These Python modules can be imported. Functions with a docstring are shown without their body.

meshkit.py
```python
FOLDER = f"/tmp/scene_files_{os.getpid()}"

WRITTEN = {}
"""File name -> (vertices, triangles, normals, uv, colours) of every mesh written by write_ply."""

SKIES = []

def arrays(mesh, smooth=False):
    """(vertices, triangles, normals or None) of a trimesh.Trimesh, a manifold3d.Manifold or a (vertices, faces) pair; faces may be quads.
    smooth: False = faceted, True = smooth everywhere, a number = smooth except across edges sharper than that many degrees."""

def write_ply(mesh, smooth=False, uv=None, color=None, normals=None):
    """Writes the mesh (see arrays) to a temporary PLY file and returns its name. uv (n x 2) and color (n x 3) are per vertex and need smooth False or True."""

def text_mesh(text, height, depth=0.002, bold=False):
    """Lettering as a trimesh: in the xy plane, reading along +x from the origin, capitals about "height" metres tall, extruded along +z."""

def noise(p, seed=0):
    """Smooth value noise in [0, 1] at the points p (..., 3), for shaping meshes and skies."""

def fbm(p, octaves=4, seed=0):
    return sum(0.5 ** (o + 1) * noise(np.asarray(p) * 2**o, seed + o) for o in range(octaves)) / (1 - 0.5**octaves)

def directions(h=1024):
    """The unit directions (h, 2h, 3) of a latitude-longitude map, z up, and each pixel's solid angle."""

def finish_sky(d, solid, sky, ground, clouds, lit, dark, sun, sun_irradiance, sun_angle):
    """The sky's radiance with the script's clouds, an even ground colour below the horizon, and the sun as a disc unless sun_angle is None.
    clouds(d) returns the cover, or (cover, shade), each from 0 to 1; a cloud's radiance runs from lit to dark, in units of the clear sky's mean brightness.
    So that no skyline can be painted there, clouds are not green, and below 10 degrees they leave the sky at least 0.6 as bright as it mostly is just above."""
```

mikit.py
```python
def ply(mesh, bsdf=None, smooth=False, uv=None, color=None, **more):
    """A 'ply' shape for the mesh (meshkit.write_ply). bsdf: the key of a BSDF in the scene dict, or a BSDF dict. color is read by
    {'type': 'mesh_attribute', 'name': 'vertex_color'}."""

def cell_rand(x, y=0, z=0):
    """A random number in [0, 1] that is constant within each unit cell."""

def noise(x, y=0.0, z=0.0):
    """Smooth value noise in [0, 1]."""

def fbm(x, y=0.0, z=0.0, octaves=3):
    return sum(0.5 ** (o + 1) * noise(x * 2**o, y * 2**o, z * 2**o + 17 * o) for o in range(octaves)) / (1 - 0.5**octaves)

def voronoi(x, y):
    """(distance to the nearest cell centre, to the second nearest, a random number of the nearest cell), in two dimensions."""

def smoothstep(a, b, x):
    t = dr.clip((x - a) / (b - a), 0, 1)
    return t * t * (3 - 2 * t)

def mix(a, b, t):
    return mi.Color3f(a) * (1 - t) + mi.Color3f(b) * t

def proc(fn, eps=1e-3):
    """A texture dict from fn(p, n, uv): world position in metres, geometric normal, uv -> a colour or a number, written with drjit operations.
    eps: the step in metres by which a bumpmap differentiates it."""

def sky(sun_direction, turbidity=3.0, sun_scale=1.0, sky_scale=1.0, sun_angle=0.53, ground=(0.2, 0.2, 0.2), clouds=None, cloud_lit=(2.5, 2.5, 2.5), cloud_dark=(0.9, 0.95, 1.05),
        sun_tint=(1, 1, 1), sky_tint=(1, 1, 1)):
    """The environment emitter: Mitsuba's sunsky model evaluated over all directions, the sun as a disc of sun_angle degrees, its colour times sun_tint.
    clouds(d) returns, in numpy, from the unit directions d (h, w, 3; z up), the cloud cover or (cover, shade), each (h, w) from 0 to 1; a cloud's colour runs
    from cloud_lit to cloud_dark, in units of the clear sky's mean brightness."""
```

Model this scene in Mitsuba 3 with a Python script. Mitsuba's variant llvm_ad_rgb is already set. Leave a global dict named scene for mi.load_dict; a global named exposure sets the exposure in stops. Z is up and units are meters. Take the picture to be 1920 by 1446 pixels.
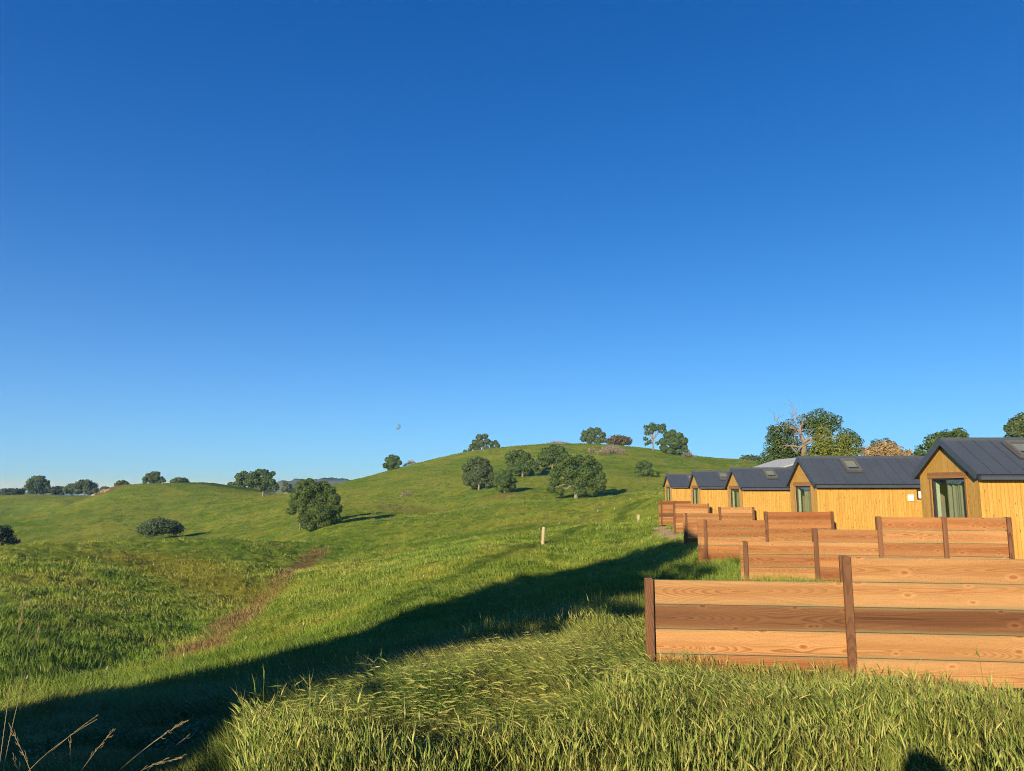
import math, random
import numpy as np, trimesh, shapely, manifold3d
from shapely.geometry import Polygon, box as sbox
from scipy.interpolate import RBFInterpolator
import drjit as dr, mitsuba as mi, mikit, meshkit

T = mi.ScalarTransform4f
scene, labels = {}, {}
# ------------------------------------------------------------------ camera, sky, exposure
F, CX, CY = 1383.0, 960.0, 723.0
PITCH = math.atan(189 / F)
SP, CP = math.sin(PITCH), math.cos(PITCH)
scene['camera'] = dict(type='perspective', fov=2 * math.degrees(math.atan(960 / F)), fov_axis='x',
                       near_clip=0.05, far_clip=30000.0,
                       to_world=T().look_at(origin=[0, 0, 0], target=[0, CP, SP], up=[0, 0, 1]))
HEAD, SUNEL = math.radians(26.0), math.radians(17.0)
SUN = np.array([-math.sin(HEAD) * math.cos(SUNEL), -math.cos(HEAD) * math.cos(SUNEL), math.sin(SUNEL)])
def veil(d):                       # thin haze veil that pales the sky towards the horizon all round
    el = np.degrees(np.arcsin(np.clip(d[..., 2], -1, 1)))
    return .112 * np.exp(-np.maximum(el, 0) / 8.2)
SKYMEAN = 0.0242
VEIL = tuple(float(c) / SKYMEAN for c in (.37, .43, .46))
scene['sky_light'] = mikit.sky(SUN.tolist(), turbidity=2, sun_tint=(.90, 1.02, 1.22), sky_tint=(.020, .335, .80), ground=(0.08, 0.1, 0.04), clouds=veil, cloud_lit=VEIL, cloud_dark=VEIL)
exposure = 2.85
rng = np.random.default_rng(7)

# ------------------------------------------------------------------ pixel helpers (photo pixels -> world rays)
def ray(px, py):
    dx, dy = (px - CX) / F, (CY - py) / F
    return np.array([dx, CP - dy * SP, SP + dy * CP])
def at_r(px, py, r):
    d = ray(px, py); return d * (r / math.hypot(d[0], d[1]))
def at_y(px, py, y):
    d = ray(px, py); return d * (y / d[1])

# ------------------------------------------------------------------ terrain
CTRL = [  # photo pixel of a ground point and its horizontal distance
    (960, 1446, 4.6), (1400, 1446, 5.05), (1900, 1440, 5.8), (400, 1446, 5.5), (0, 1446, 7.0), (200, 1446, 6.2),
    (640, 1350, 6.2), (900, 1262, 7.6), (1100, 1240, 8.8), (1000, 1340, 6.2), (1500, 1345, 7.3), (1800, 1345, 7.6),
    (400, 1350, 9.5), (0, 1390, 10), (650, 1280, 11), (900, 1200, 13.5), (1100, 1170, 13),
    (0, 1345, 17.5), (300, 1290, 19), (600, 1225, 21), (800, 1170, 24), (950, 1120, 28), (1100, 1100, 23), (1100, 1060, 42), (1150, 1150, 14.5),
    (0, 1300, 25), (200, 1262, 30), (395, 1205, 38), (490, 1130, 53), (550, 1070, 69), (595, 1033, 84), (440, 1215, 31), (540, 1125, 45), (595, 1070, 60), (350, 1245, 27.5), (660, 1150, 34), (730, 1122, 31),
    (0, 1220, 33), (0, 1150, 43), (150, 1180, 40), (250, 1120, 52), (0, 1060, 66), (300, 1060, 70), (450, 1060, 66), (500, 1015, 92), (200, 1020, 92), (0, 1025, 85), (350, 1012, 98), (60, 1022, 90),
    (965, 1022, 49), (1017, 1022, 53), (860, 1070, 40), (1120, 985, 62), (1196, 988, 72), (700, 1060, 60), (750, 1010, 85), (620, 1000, 108),
    (660, 985, 112), (820, 967, 110), (900, 957, 108), (1000, 947, 106), (1100, 938, 104), (1230, 925, 92), (1225, 955, 75),
    # behind the near crest: the valley floor
    (0, 1040, 120), (300, 1024, 128), (480, 1012, 125), (700, 972, 128), (900, 948, 126),
    (590, 990, 120),
    # left hill
    (0, 1030, 165), (200, 985, 190), (305, 1008, 152), (0, 985, 215), (100, 955, 245), (0, 968, 250), (200, 917, 275), (300, 908, 285), (400, 907, 285), (480, 918, 270), (530, 929, 265), (300, 950, 220), (400, 950, 205), (340, 1002, 160), (450, 962, 180), (545, 928, 215),
    (0, 975, 290), (120, 945, 300), (0, 930, 370), (60, 928, 375), (120, 930, 370), (200, 930, 330), (350, 925, 330), (0, 960, 440), (250, 945, 420), (480, 940, 340), (540, 940, 330),
    (0, 983, 280), (100, 966, 285), (160, 948, 300), (0, 1040, 106), (300, 1034, 112), (500, 1030, 108),
    # main hill face
    (700, 958, 140), (820, 958, 142), (945, 924, 152), (1078, 936, 140), (900, 916, 163), (980, 893, 188), (1040, 885, 196), (760, 930, 165), (690, 930, 175), (1140, 900, 178), (1212, 894, 190), (1300, 893, 190), (1230, 928, 135), (1400, 885, 200),
    (640, 906, 235), (720, 885, 245), (780, 869, 250), (870, 848, 258), (950, 838, 262), (1030, 832, 265), (1100, 832, 262), (1190, 838, 258), (1262, 853, 236), (1290, 853, 250), (1390, 862, 255), (1470, 872, 258), (1600, 885, 260), (1800, 895, 260),
    (1150, 850, 232), (1050, 860, 222), (850, 875, 220), (1350, 873, 225),
    (640, 925, 300), (780, 893, 310), (950, 862, 320), (1100, 858, 320), (1290, 875, 310), (1470, 895, 310), (1750, 905, 320),
    (600, 935, 420), (900, 915, 450), (1200, 910, 450), (1600, 915, 450),
]
PADPTS = [  # x, y, z on and around the levelled cabin terrace
    (1.64, 9.1, -2.11), (3.95, 8.85, -2.19), (5.9, 8.6, -2.29), (9, 8.4, -2.38), (12, 9, -2.38), (16, 9, -2.38), (5.0, 7.4, -2.14), (8, 6.5, -2.1),
    (5.2, 17.2, -2.22), (7, 17.1, -2.2), (11, 16.5, -2.15), (16, 17, -2.15), (25, 17, -2.15), (6.4, 26, -2.72), (9, 26, -2.5), (14, 27, -2.4), (26, 30, -2.3),
    (8.1, 36, -2.85), (11, 36, -2.6), (16, 37, -2.5), (9.5, 45, -2.9), (12, 46, -2.65), (18, 46, -2.6), (10.4, 54, -2.9), (13, 55, -2.7), (22, 56, -2.6), (12, 63, -2.6), (40, 50, -2.3), (40, 90, -1.5), (60, 90, -1.0),
    (5.4, 31, -3.6), (3.2, 20, -3.0), (7.3, 41, -3.65), (8.6, 50, -3.5),
    (3.4, 14.5, -2.3), (4.4, 13, -2.15), (8, 13, -2.1), (6, 21, -2.35), (10, 21, -2.25), (8, 31, -2.65), (10, 41, -2.75),
    (0.3, 0.4, -1.63), (-0.4, 0.3, -1.63), (0, 1.5, -1.63), (1.5, 1, -1.63), (-1.5, 1.4, -1.66), (3, 3, -1.64), (-3, 3, -1.78), (0, 3, -1.63)]
pts, q = [], []
for px, py, r in CTRL:
    v = at_r(px, py, r); pts.append((math.atan2(v[0], v[1]), math.log(r + 1))); q.append(v[2] / (r + 6))
for x, y, z in PADPTS:
    r = math.hypot(x, y); pts.append((math.atan2(x, y), math.log(r + 1))); q.append(z / (r + 6))
for az in (-0.85, -1.1, 0.85, 1.1):
    for r in (1, 4, 9, 20, 50, 120, 250, 450):
        z = (-1.65 - .21 * min(r, 32) + .02 * max(min(r, 120) - 32, 0)) if az < 0 else -1.65 - .012 * min(r, 70)
        pts.append((az, math.log(r + 1))); q.append(z / (r + 6))
RB = RBFInterpolator(np.array(pts) * [2.2, 1.0], np.array(q), kernel='thin_plate_spline', smoothing=2e-6)
def ss(a, b, x):
    t = np.clip((x - a) / (b - a), 0, 1); return t * t * (3 - 2 * t)
def terrain(x, y):
    x, y = np.asarray(x, float), np.asarray(y, float)
    sh = x.shape; x, y = x.ravel(), y.ravel()
    r, az = np.hypot(x, y), np.arctan2(x, y)
    rc = np.minimum(r, 450)
    z = RB(np.stack([np.clip(az, -1.1, 1.1) * 2.2, np.log(rc + 1)], 1)) * (rc + 6)
    back = -1.65 - 0.03 * np.minimum(r, 120)
    z = z + (back - z) * ss(0.75, 1.15, np.abs(az))
    z = z + (-1.64 - z) * ss(2.0, 0.8, r)
    far = ss(400, 900, r)
    z = z * (1 - far) + far * (-70)
    return z.reshape(sh)
def rough(x, y):
    r = np.hypot(x, y)
    p = np.stack([x, y, 0 * x], -1)
    b = (meshkit.fbm(p * [1.1, 1.1, 1], 3, 3) - .5) * .22 * ss(2, 6, r)
    b += (meshkit.fbm(p * [.16, .22, 1], 3, 5) - .5) * .55 * ss(25, 90, r) * ss(900, 300, r)
    b += (meshkit.fbm(p * [.5, .72, 1], 3, 6) - .5) * .5 * ss(18, 42, r) * ss(300, 120, r)
    padm = ss(3.0, 6.0, x - .09 * y) * ss(70, 60, y) * ss(7, 9.5, y)
    return b * (1 - .85 * padm)
def gz(x, y):
    x, y = np.atleast_1d(np.asarray(x, float)), np.atleast_1d(np.asarray(y, float))
    return terrain(x, y) + rough(x, y)
def gz1(x, y): return float(gz(x, y)[0])

azs = np.concatenate([np.linspace(-math.pi, -.72, 70)[:-1], np.linspace(-.72, .72, 640), np.linspace(.72, math.pi, 70)[1:]])
rs = np.concatenate([np.exp(np.linspace(math.log(.25), math.log(480), 560)), np.exp(np.linspace(math.log(480), math.log(26000), 40))[1:]])
A, R = np.meshgrid(azs, rs, indexing='ij')
X, Y = R * np.sin(A), R * np.cos(A)
Z = terrain(X, Y) + rough(X, Y)
na, nr = A.shape
idx = np.arange(na * nr).reshape(na, nr)
quads = np.stack([idx[:-1, :-1], idx[:-1, 1:], idx[1:, 1:], idx[1:, :-1]], -1).reshape(-1, 4)
cap = na * nr
faces = np.vstack([quads[:, [0, 2, 1]], quads[:, [0, 3, 2]], np.stack([idx[1:, 0], idx[:-1, 0], np.full(na - 1, cap)], 1)])
V = np.vstack([np.stack([X, Y, Z], -1).reshape(-1, 3), [[0, 0, -1.64]]])
# orient upwards
f0 = V[faces[0]]
if np.cross(f0[1] - f0[0], f0[2] - f0[0])[2] < 0: faces = faces[:, ::-1]

def seg_dist(x, y, pl, lib):
    best = None
    for (ax, ay), (bx_, by_) in zip(pl[:-1], pl[1:]):
        ux, uy = bx_ - ax, by_ - ay
        L = ux * ux + uy * uy
        if lib is dr:
            t = dr.clip(((x - ax) * ux + (y - ay) * uy) / L, 0, 1)
            d = dr.sqrt(dr.square(x - ax - t * ux) + dr.square(y - ay - t * uy))
            best = d if best is None else dr.minimum(best, d)
        else:
            t = np.clip(((x - ax) * ux + (y - ay) * uy) / L, 0, 1)
            d = np.hypot(x - ax - t * ux, y - ay - t * uy)
            best = d if best is None else np.minimum(best, d)
    return best
def pl(*p): return [tuple(at_r(*a)[:2]) for a in p]
SWALE = pl((602, 1032, 84), (554, 1072, 69), (496, 1130, 53), (400, 1206, 38), (360, 1238, 32))
TRACK = pl((690, 952, 150), (760, 958, 142), (880, 959, 141), (960, 950, 148))
WHEEL = pl((1180, 960, 84), (1085, 990, 62), (1000, 1030, 50), (900, 1065, 41), (800, 1110, 33), (700, 1160, 26))
YEL = pl((230, 1045, 76), (330, 1065, 68), (400, 1090, 60), (465, 1118, 55))
DIRT = [(6.6, 24.6), (8.0, 24.9), (9.5, 25.0)]
DIRT2 = [(9.4, 43.5), (9.75, 46), (10.2, 49.5), (10.6, 53.2)]
PATCH = pl((175, 942, 258), (200, 939, 262))
GULLY = pl((350, 912, 276), (430, 926, 262), (500, 933, 255))
def grass_colour(p, n, uv):
    x, y = p.x, p.y
    a = mikit.fbm(x * .045, y * .045, 1.0, 3)
    b = mikit.fbm(x * .23, y * .31, 4.0, 3)
    c = mikit.fbm(x * 1.3, y * 1.1, 9.0, 2)
    rr = dr.sqrt(x * x + y * y)
    near = mikit.smoothstep(22.0, 8.0, rr)
    g = mikit.mix((.120, .192, .025), (.238, .272, .044), mikit.smoothstep(.3, .7, a * .5 + b * .5))
    g = mikit.mix(g, (.065, .130, .018), mikit.smoothstep(.54, .74, c) * .65)
    g = mikit.mix(g, (.215, .210, .045), mikit.smoothstep(.55, .8, b) * .5)
    g = mikit.mix(g, mikit.mix((.095, .155, .030), (.20, .215, .060), mikit.smoothstep(.35, .7, c)), near * .8)
    g = mikit.mix(g, (.20, .15, .055), near * .25 * mikit.smoothstep(.60, .78, mikit.fbm(x * 1.7, y * 1.7, 21.0, 3)))
    g = mikit.mix(g, (.055, .115, .022), near * .7 * mikit.smoothstep(.56, .70, mikit.fbm(x * 1.2, y * 1.2, 33.0, 3)))
    g = mikit.mix(g, mikit.mix((.16, .15, .05), (.26, .20, .09), c), .65 * mikit.smoothstep(2.2, 4.6, x + (b - .5) * 3) * mikit.smoothstep(10.5, 8.5, y) * mikit.smoothstep(2.0, 4.0, y))
    wob = (b - .5) * 5.0
    sw = seg_dist(x, y, SWALE, dr)
    g = mikit.mix(g, mikit.mix((.205, .125, .060), (.17, .145, .045), mikit.smoothstep(.35, .65, c)), mikit.smoothstep(1.45, .35, sw + wob * .40) * .85)
    ye = seg_dist(x, y, YEL, dr)
    g = mikit.mix(g, (.19, .165, .030), mikit.smoothstep(4.5, 1.0, ye + wob * .8) * .6)
    tr = seg_dist(x, y, TRACK, dr)
    g = mikit.mix(g, (.24, .175, .07), mikit.smoothstep(1.6, .5, tr + wob * .12) * .75)
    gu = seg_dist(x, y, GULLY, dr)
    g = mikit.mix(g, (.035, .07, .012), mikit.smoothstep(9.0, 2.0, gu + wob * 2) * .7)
    wh = seg_dist(x, y, WHEEL, dr)
    g = mikit.mix(g, (.05, .09, .016), mikit.smoothstep(.9, .3, wh + wob * .1) * .5)
    pa = seg_dist(x, y, PATCH, dr)
    g = mikit.mix(g, (.20, .10, .055), mikit.smoothstep(6.5, 2.5, pa + wob * .9) * .8)
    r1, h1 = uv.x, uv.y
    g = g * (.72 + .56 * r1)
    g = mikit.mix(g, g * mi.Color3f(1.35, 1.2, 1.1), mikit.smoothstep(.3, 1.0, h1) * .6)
    dry = mikit.smoothstep(.90, .97, r1)
    return mikit.mix(g, (.30, .235, .10), dry * (.10 + .55 * near))
def ground_colour(p, n, uv):
    x, y = p.x, p.y
    u = mi.Point2f(mikit.noise(x * 6.0, y * 6.0, 2.0) * .8, .2)
    g = grass_colour(p, n, u) * .92
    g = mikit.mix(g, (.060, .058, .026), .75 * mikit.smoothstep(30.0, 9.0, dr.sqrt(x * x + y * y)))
    b = mikit.fbm(x * .8, y * .8, 3.0, 3)
    d = dr.minimum(seg_dist(x, y, DIRT, dr), seg_dist(x, y, DIRT2, dr))
    sand = mikit.mix((.33, .235, .135), (.46, .34, .21), mikit.fbm(x * 9, y * 9, 0.0, 3))
    m = mikit.smoothstep(.70, .3, d + (b - .5) * 1.3)
    rgt = mikit.smoothstep(5.6, 6.4, x - .1 * y) * mikit.smoothstep(10.0, 11.0, y) * mikit.smoothstep(66.0, 62.0, y) * mikit.smoothstep(26.0, 24.0, x)
    return mikit.mix(g, sand, dr.maximum(m, rgt))
def hill_colour(p, n, uv):
    a = mikit.fbm(p.x * .012, p.y * .012, p.z * .02, 4)
    return mikit.mix((.035, .05, .022), (.12, .125, .05), mikit.smoothstep(.42, .62, a))
def far_bump(p, n, uv): return mikit.fbm(p.x * 2.2, p.y * 2.2, 0.0, 3)

def proc(fn, **k): return mikit.proc(fn, **k)
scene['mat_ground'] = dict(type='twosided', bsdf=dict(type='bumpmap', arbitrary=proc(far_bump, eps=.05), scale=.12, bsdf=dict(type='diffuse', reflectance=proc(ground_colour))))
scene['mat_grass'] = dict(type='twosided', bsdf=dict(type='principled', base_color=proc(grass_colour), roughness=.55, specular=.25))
scene['mat_hill'] = dict(type='diffuse', reflectance=proc(hill_colour))

def reg(key, label=None, category=None, group=None, kind=None):
    d = {}
    if label: d['label'] = label
    if category: d['category'] = category
    if group: d['group'] = group
    if kind: d['kind'] = kind
    labels[key] = d
COUNT = {}
def numbered(name):
    k = COUNT.get(name, 0); COUNT[name] = k + 1
    return name if k == 0 else f'{name}_{k:03d}'
def part(parent, name, mesh, bsdf, smooth=False, **k):
    key = numbered(f'{parent}__{name}')
    scene[key] = mikit.ply(mesh, bsdf, smooth=smooth, **k)
    return key

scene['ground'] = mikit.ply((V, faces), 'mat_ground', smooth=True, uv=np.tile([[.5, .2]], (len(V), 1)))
reg('ground', kind='structure')

# distant wooded ridges
def ridge(name, pixels, r, depth, seed, bumps):
    xs = np.array([p[0] for p in pixels], float); ys = np.array([p[1] for p in pixels], float)
    px = np.linspace(xs[0], xs[-1], 160)
    m = 26
    vs = []
    for i, x in enumerate(px):
        py = np.interp(x, xs, ys)
        top = at_r(x, py, r)
        az = math.atan2(top[0], top[1])
        for j in range(m):
            t = j / (m - 1) * 2 - 1
            rr = r + t * depth
            h = -75 + (top[2] + 75) * max(0.0, math.cos(t * math.pi / 2)) ** 1.2
            nz = meshkit.fbm(np.array([[rr * math.sin(az) * .008, rr * math.cos(az) * .008, seed]]), 4, seed)[0]
            fine = meshkit.fbm(np.array([[rr * math.sin(az) * .07, rr * math.cos(az) * .07, seed]]), 2, seed + 3)[0]
            h += (nz - .5) * 25 * abs(t) + (fine - .4) * bumps
            vs.append([rr * math.sin(az), rr * math.cos(az), h])
    ii = np.arange(len(px) * m).reshape(-1, m)
    f = np.stack([ii[:-1, :-1], ii[1:, :-1], ii[1:, 1:], ii[:-1, 1:]], -1).reshape(-1, 4)
    scene[name] = mikit.ply((np.array(vs), f), 'mat_hill', smooth=True)
    reg(name, kind='structure')
ridge('hills', [(380, 930), (500, 909), (530, 902), (570, 900), (620, 897), (660, 901), (720, 906), (800, 925)], 1500, 420, 2, 7)
ridge('hills_001', [(-260, 940), (-120, 925), (-30, 919), (10, 917), (30, 921), (60, 927), (120, 938)], 2300, 500, 5, 9)
ridge('hills_002', [(-300, 926), (0, 929), (100, 927), (170, 930), (240, 929), (330, 933)], 3600, 700, 9, 8)

# ------------------------------------------------------------------ grass blades
def blades(x, y, height, width, lean, dirn, seg, rnd, twist):
    """curved strips; all arrays of n"""
    n = len(x); z = gz(x, y) - .015
    t = np.linspace(0, 1, seg + 1)[None, :]
    # bend: angle grows along the blade
    ang = lean[:, None] * (.35 + .65 * t) if seg > 1 else lean[:, None] * np.ones_like(t)
    ds = height[:, None] / seg
    hx = np.concatenate([np.zeros((n, 1)), np.cumsum(np.sin(ang[:, :-1] * .5 + ang[:, 1:] * .5) * ds, 1)], 1)
    hz = np.concatenate([np.zeros((n, 1)), np.cumsum(np.cos(ang[:, :-1] * .5 + ang[:, 1:] * .5) * ds, 1)], 1)
    cx = x[:, None] + np.cos(dirn)[:, None] * hx; cy = y[:, None] + np.sin(dirn)[:, None] * hx; cz = z[:, None] + hz
    w = width[:, None] * .5 * np.clip(1.05 - t ** 1.6, .04, 1)
    sx, sy = np.cos(twist)[:, None] * w, np.sin(twist)[:, None] * w
    L = np.stack([cx - sx, cy - sy, cz], -1); Rr = np.stack([cx + sx, cy + sy, cz], -1)
    tip = np.stack([cx[:, -1], cy[:, -1], cz[:, -1]], -1)[:, None]
    Vv = np.concatenate([np.stack([L[:, :-1], Rr[:, :-1]], 2).reshape(n, -1, 3), tip], 1)
    k = 2 * seg + 1
    fl = []
    for s in range(seg - 1):
        a = 2 * s; fl += [[a, a + 1, a + 3], [a, a + 3, a + 2]]
    fl.append([2 * seg - 2, 2 * seg - 1, 2 * seg])
    Ff = (np.array(fl)[None] + (np.arange(n) * k)[:, None, None]).reshape(-1, 3)
    hh = np.concatenate([np.repeat(t[0, :-1], 2), [1.0]])
    uv = np.stack([np.repeat(rnd, k), np.tile(hh, n)], 1)
    return Vv.reshape(-1, 3), Ff, uv
def lodged(x, y):
    p = np.stack([x, y, 0 * x], -1)
    r = np.hypot(x, y)
    m = meshkit.fbm(p * [.42, .42, 1], 2, 21)
    m2 = meshkit.fbm(p * [.09, .13, 1], 2, 22)
    return np.clip(ss(.50, .60, m) * ss(3, 9, r) * .9 * (1 - .8 * ss(1.0, 3.0, x) * ss(14, 10, r)) + .06 + ss(.52, .64, m2) * ss(18, 40, r) * .6 + .85 * ss(1.5, .9, np.hypot(x + .7, (y - 6.4) * .8) + (m - .5) * 2.2), 0, 1)
def bare(x, y):
    """0 where there is no grass"""
    d = np.minimum(seg_dist(x, y, DIRT, np), seg_dist(x, y, DIRT2, np))
    p = np.stack([x, y, 0 * x], -1)
    nz = meshkit.fbm(p * .8, 3, 31)
    m = ss(.3, .75, d + (nz - .5) * 1.3)
    pad = ss(5.6, 6.4, x - .1 * y) * ss(10, 11, y) * ss(66, 62, y) * ss(30, 24, x)
    f1 = ss(.0, .5, y - (9.15 - .117 * (x - 1.6))) * ss(1.9, 2.6, x)      # levelled ground behind the first fence
    return m * (1 - pad) * (1 - .8 * f1 * (y < 12))
def scatter(K, r1, r2, amax, seed):
    g = np.random.default_rng(seed)
    n = int(K * 2 * amax * math.log(r2 / r1))
    r = np.exp(g.uniform(math.log(r1), math.log(r2), n)); az = g.uniform(-amax, amax, n)
    x, y = r * np.sin(az), r * np.cos(az)
    keep = g.random(n) < bare(x, y)
    return x[keep], y[keep], r[keep], g
parts_v, parts_f, parts_uv = [], [], []
def add_blades(K, r1, r2, seg, seed, hm=1.0, wmin=.0036, amax=.70):
    x, y, r, g = scatter(K, r1, r2, amax, seed)
    n = len(x)
    p = np.stack([x, y, 0 * x], -1)
    hn = .6 * meshkit.fbm(p * [.5, .5, 1], 2, 41) + .8 * (meshkit.fbm(p * [1.9, 1.9, 1], 2, 42) - .5) * ss(30, 12, r) + .2
    short = (1 - .35 * ss(2.2, 4.4, x) * ss(11.5, 9.5, y)) * (1 - .45 * ss(4.5, 7, x) * ss(11.5, 9.5, y))                     # trodden, shorter grass by the right of the fence
    short *= 1 - .5 * ss(6.5, 8.0, y) * ss(1.0, 2.6, x) * ss(13, 11, y)
    azl = np.arctan2(x, y); left = ss(-.30, -.40, azl) * ss(13, 8, r)
    short *= 1 - .62 * left
    short *= 1 - .55 * ss(1.2, .3, np.abs(seg_dist(x, y, WHEEL, np)))
    h = hm * np.maximum(.10 + .36 * hn, .06) * np.maximum(g.uniform(.6, 1.25, n), .05) * short * (1 + .05 * ss(14, 40, r) - .3 * ss(80, 160, r))
    w = np.maximum(wmin * g.uniform(.5, 1.4, n), .00058 * r * g.uniform(.6, 1.3, n))
    lo = np.maximum(lodged(x, y), .75 * left)
    wind = meshkit.fbm(p * [.12, .12, 1], 2, 51) * 5.0 + .2 + (meshkit.fbm(p * [.9, .9, 1], 2, 52) - .5) * 2.5
    d = np.where(g.random(n) < .3 + .65 * lo, wind + g.normal(0, .35, n), g.uniform(0, 2 * math.pi, n))
    lean = np.clip(g.normal(.32, .22, n) + .25 * ss(15, 40, r), .02, 1.2) * (1 - lo) + lo * g.normal(1.25, .2, n)
    v, f, uv = blades(x, y, h, w, np.clip(lean, 0, 1.55), d, seg, g.random(n), g.uniform(0, math.pi, n))
    parts_f.append(f + sum(len(a) for a in parts_v)); parts_v.append(v); parts_uv.append(uv)
add_blades(135000, 1.3, 14, 3, 101, amax=.76)
add_blades(100000, 14, 70, 2, 102)
add_blades(56000, 70, 330, 1, 103, hm=1.15)
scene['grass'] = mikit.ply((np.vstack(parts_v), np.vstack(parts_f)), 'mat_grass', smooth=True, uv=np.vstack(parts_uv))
reg('grass', 'tall green grass covering the slope and hills, bent over by wind in patches', 'grass', kind='stuff')

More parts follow.
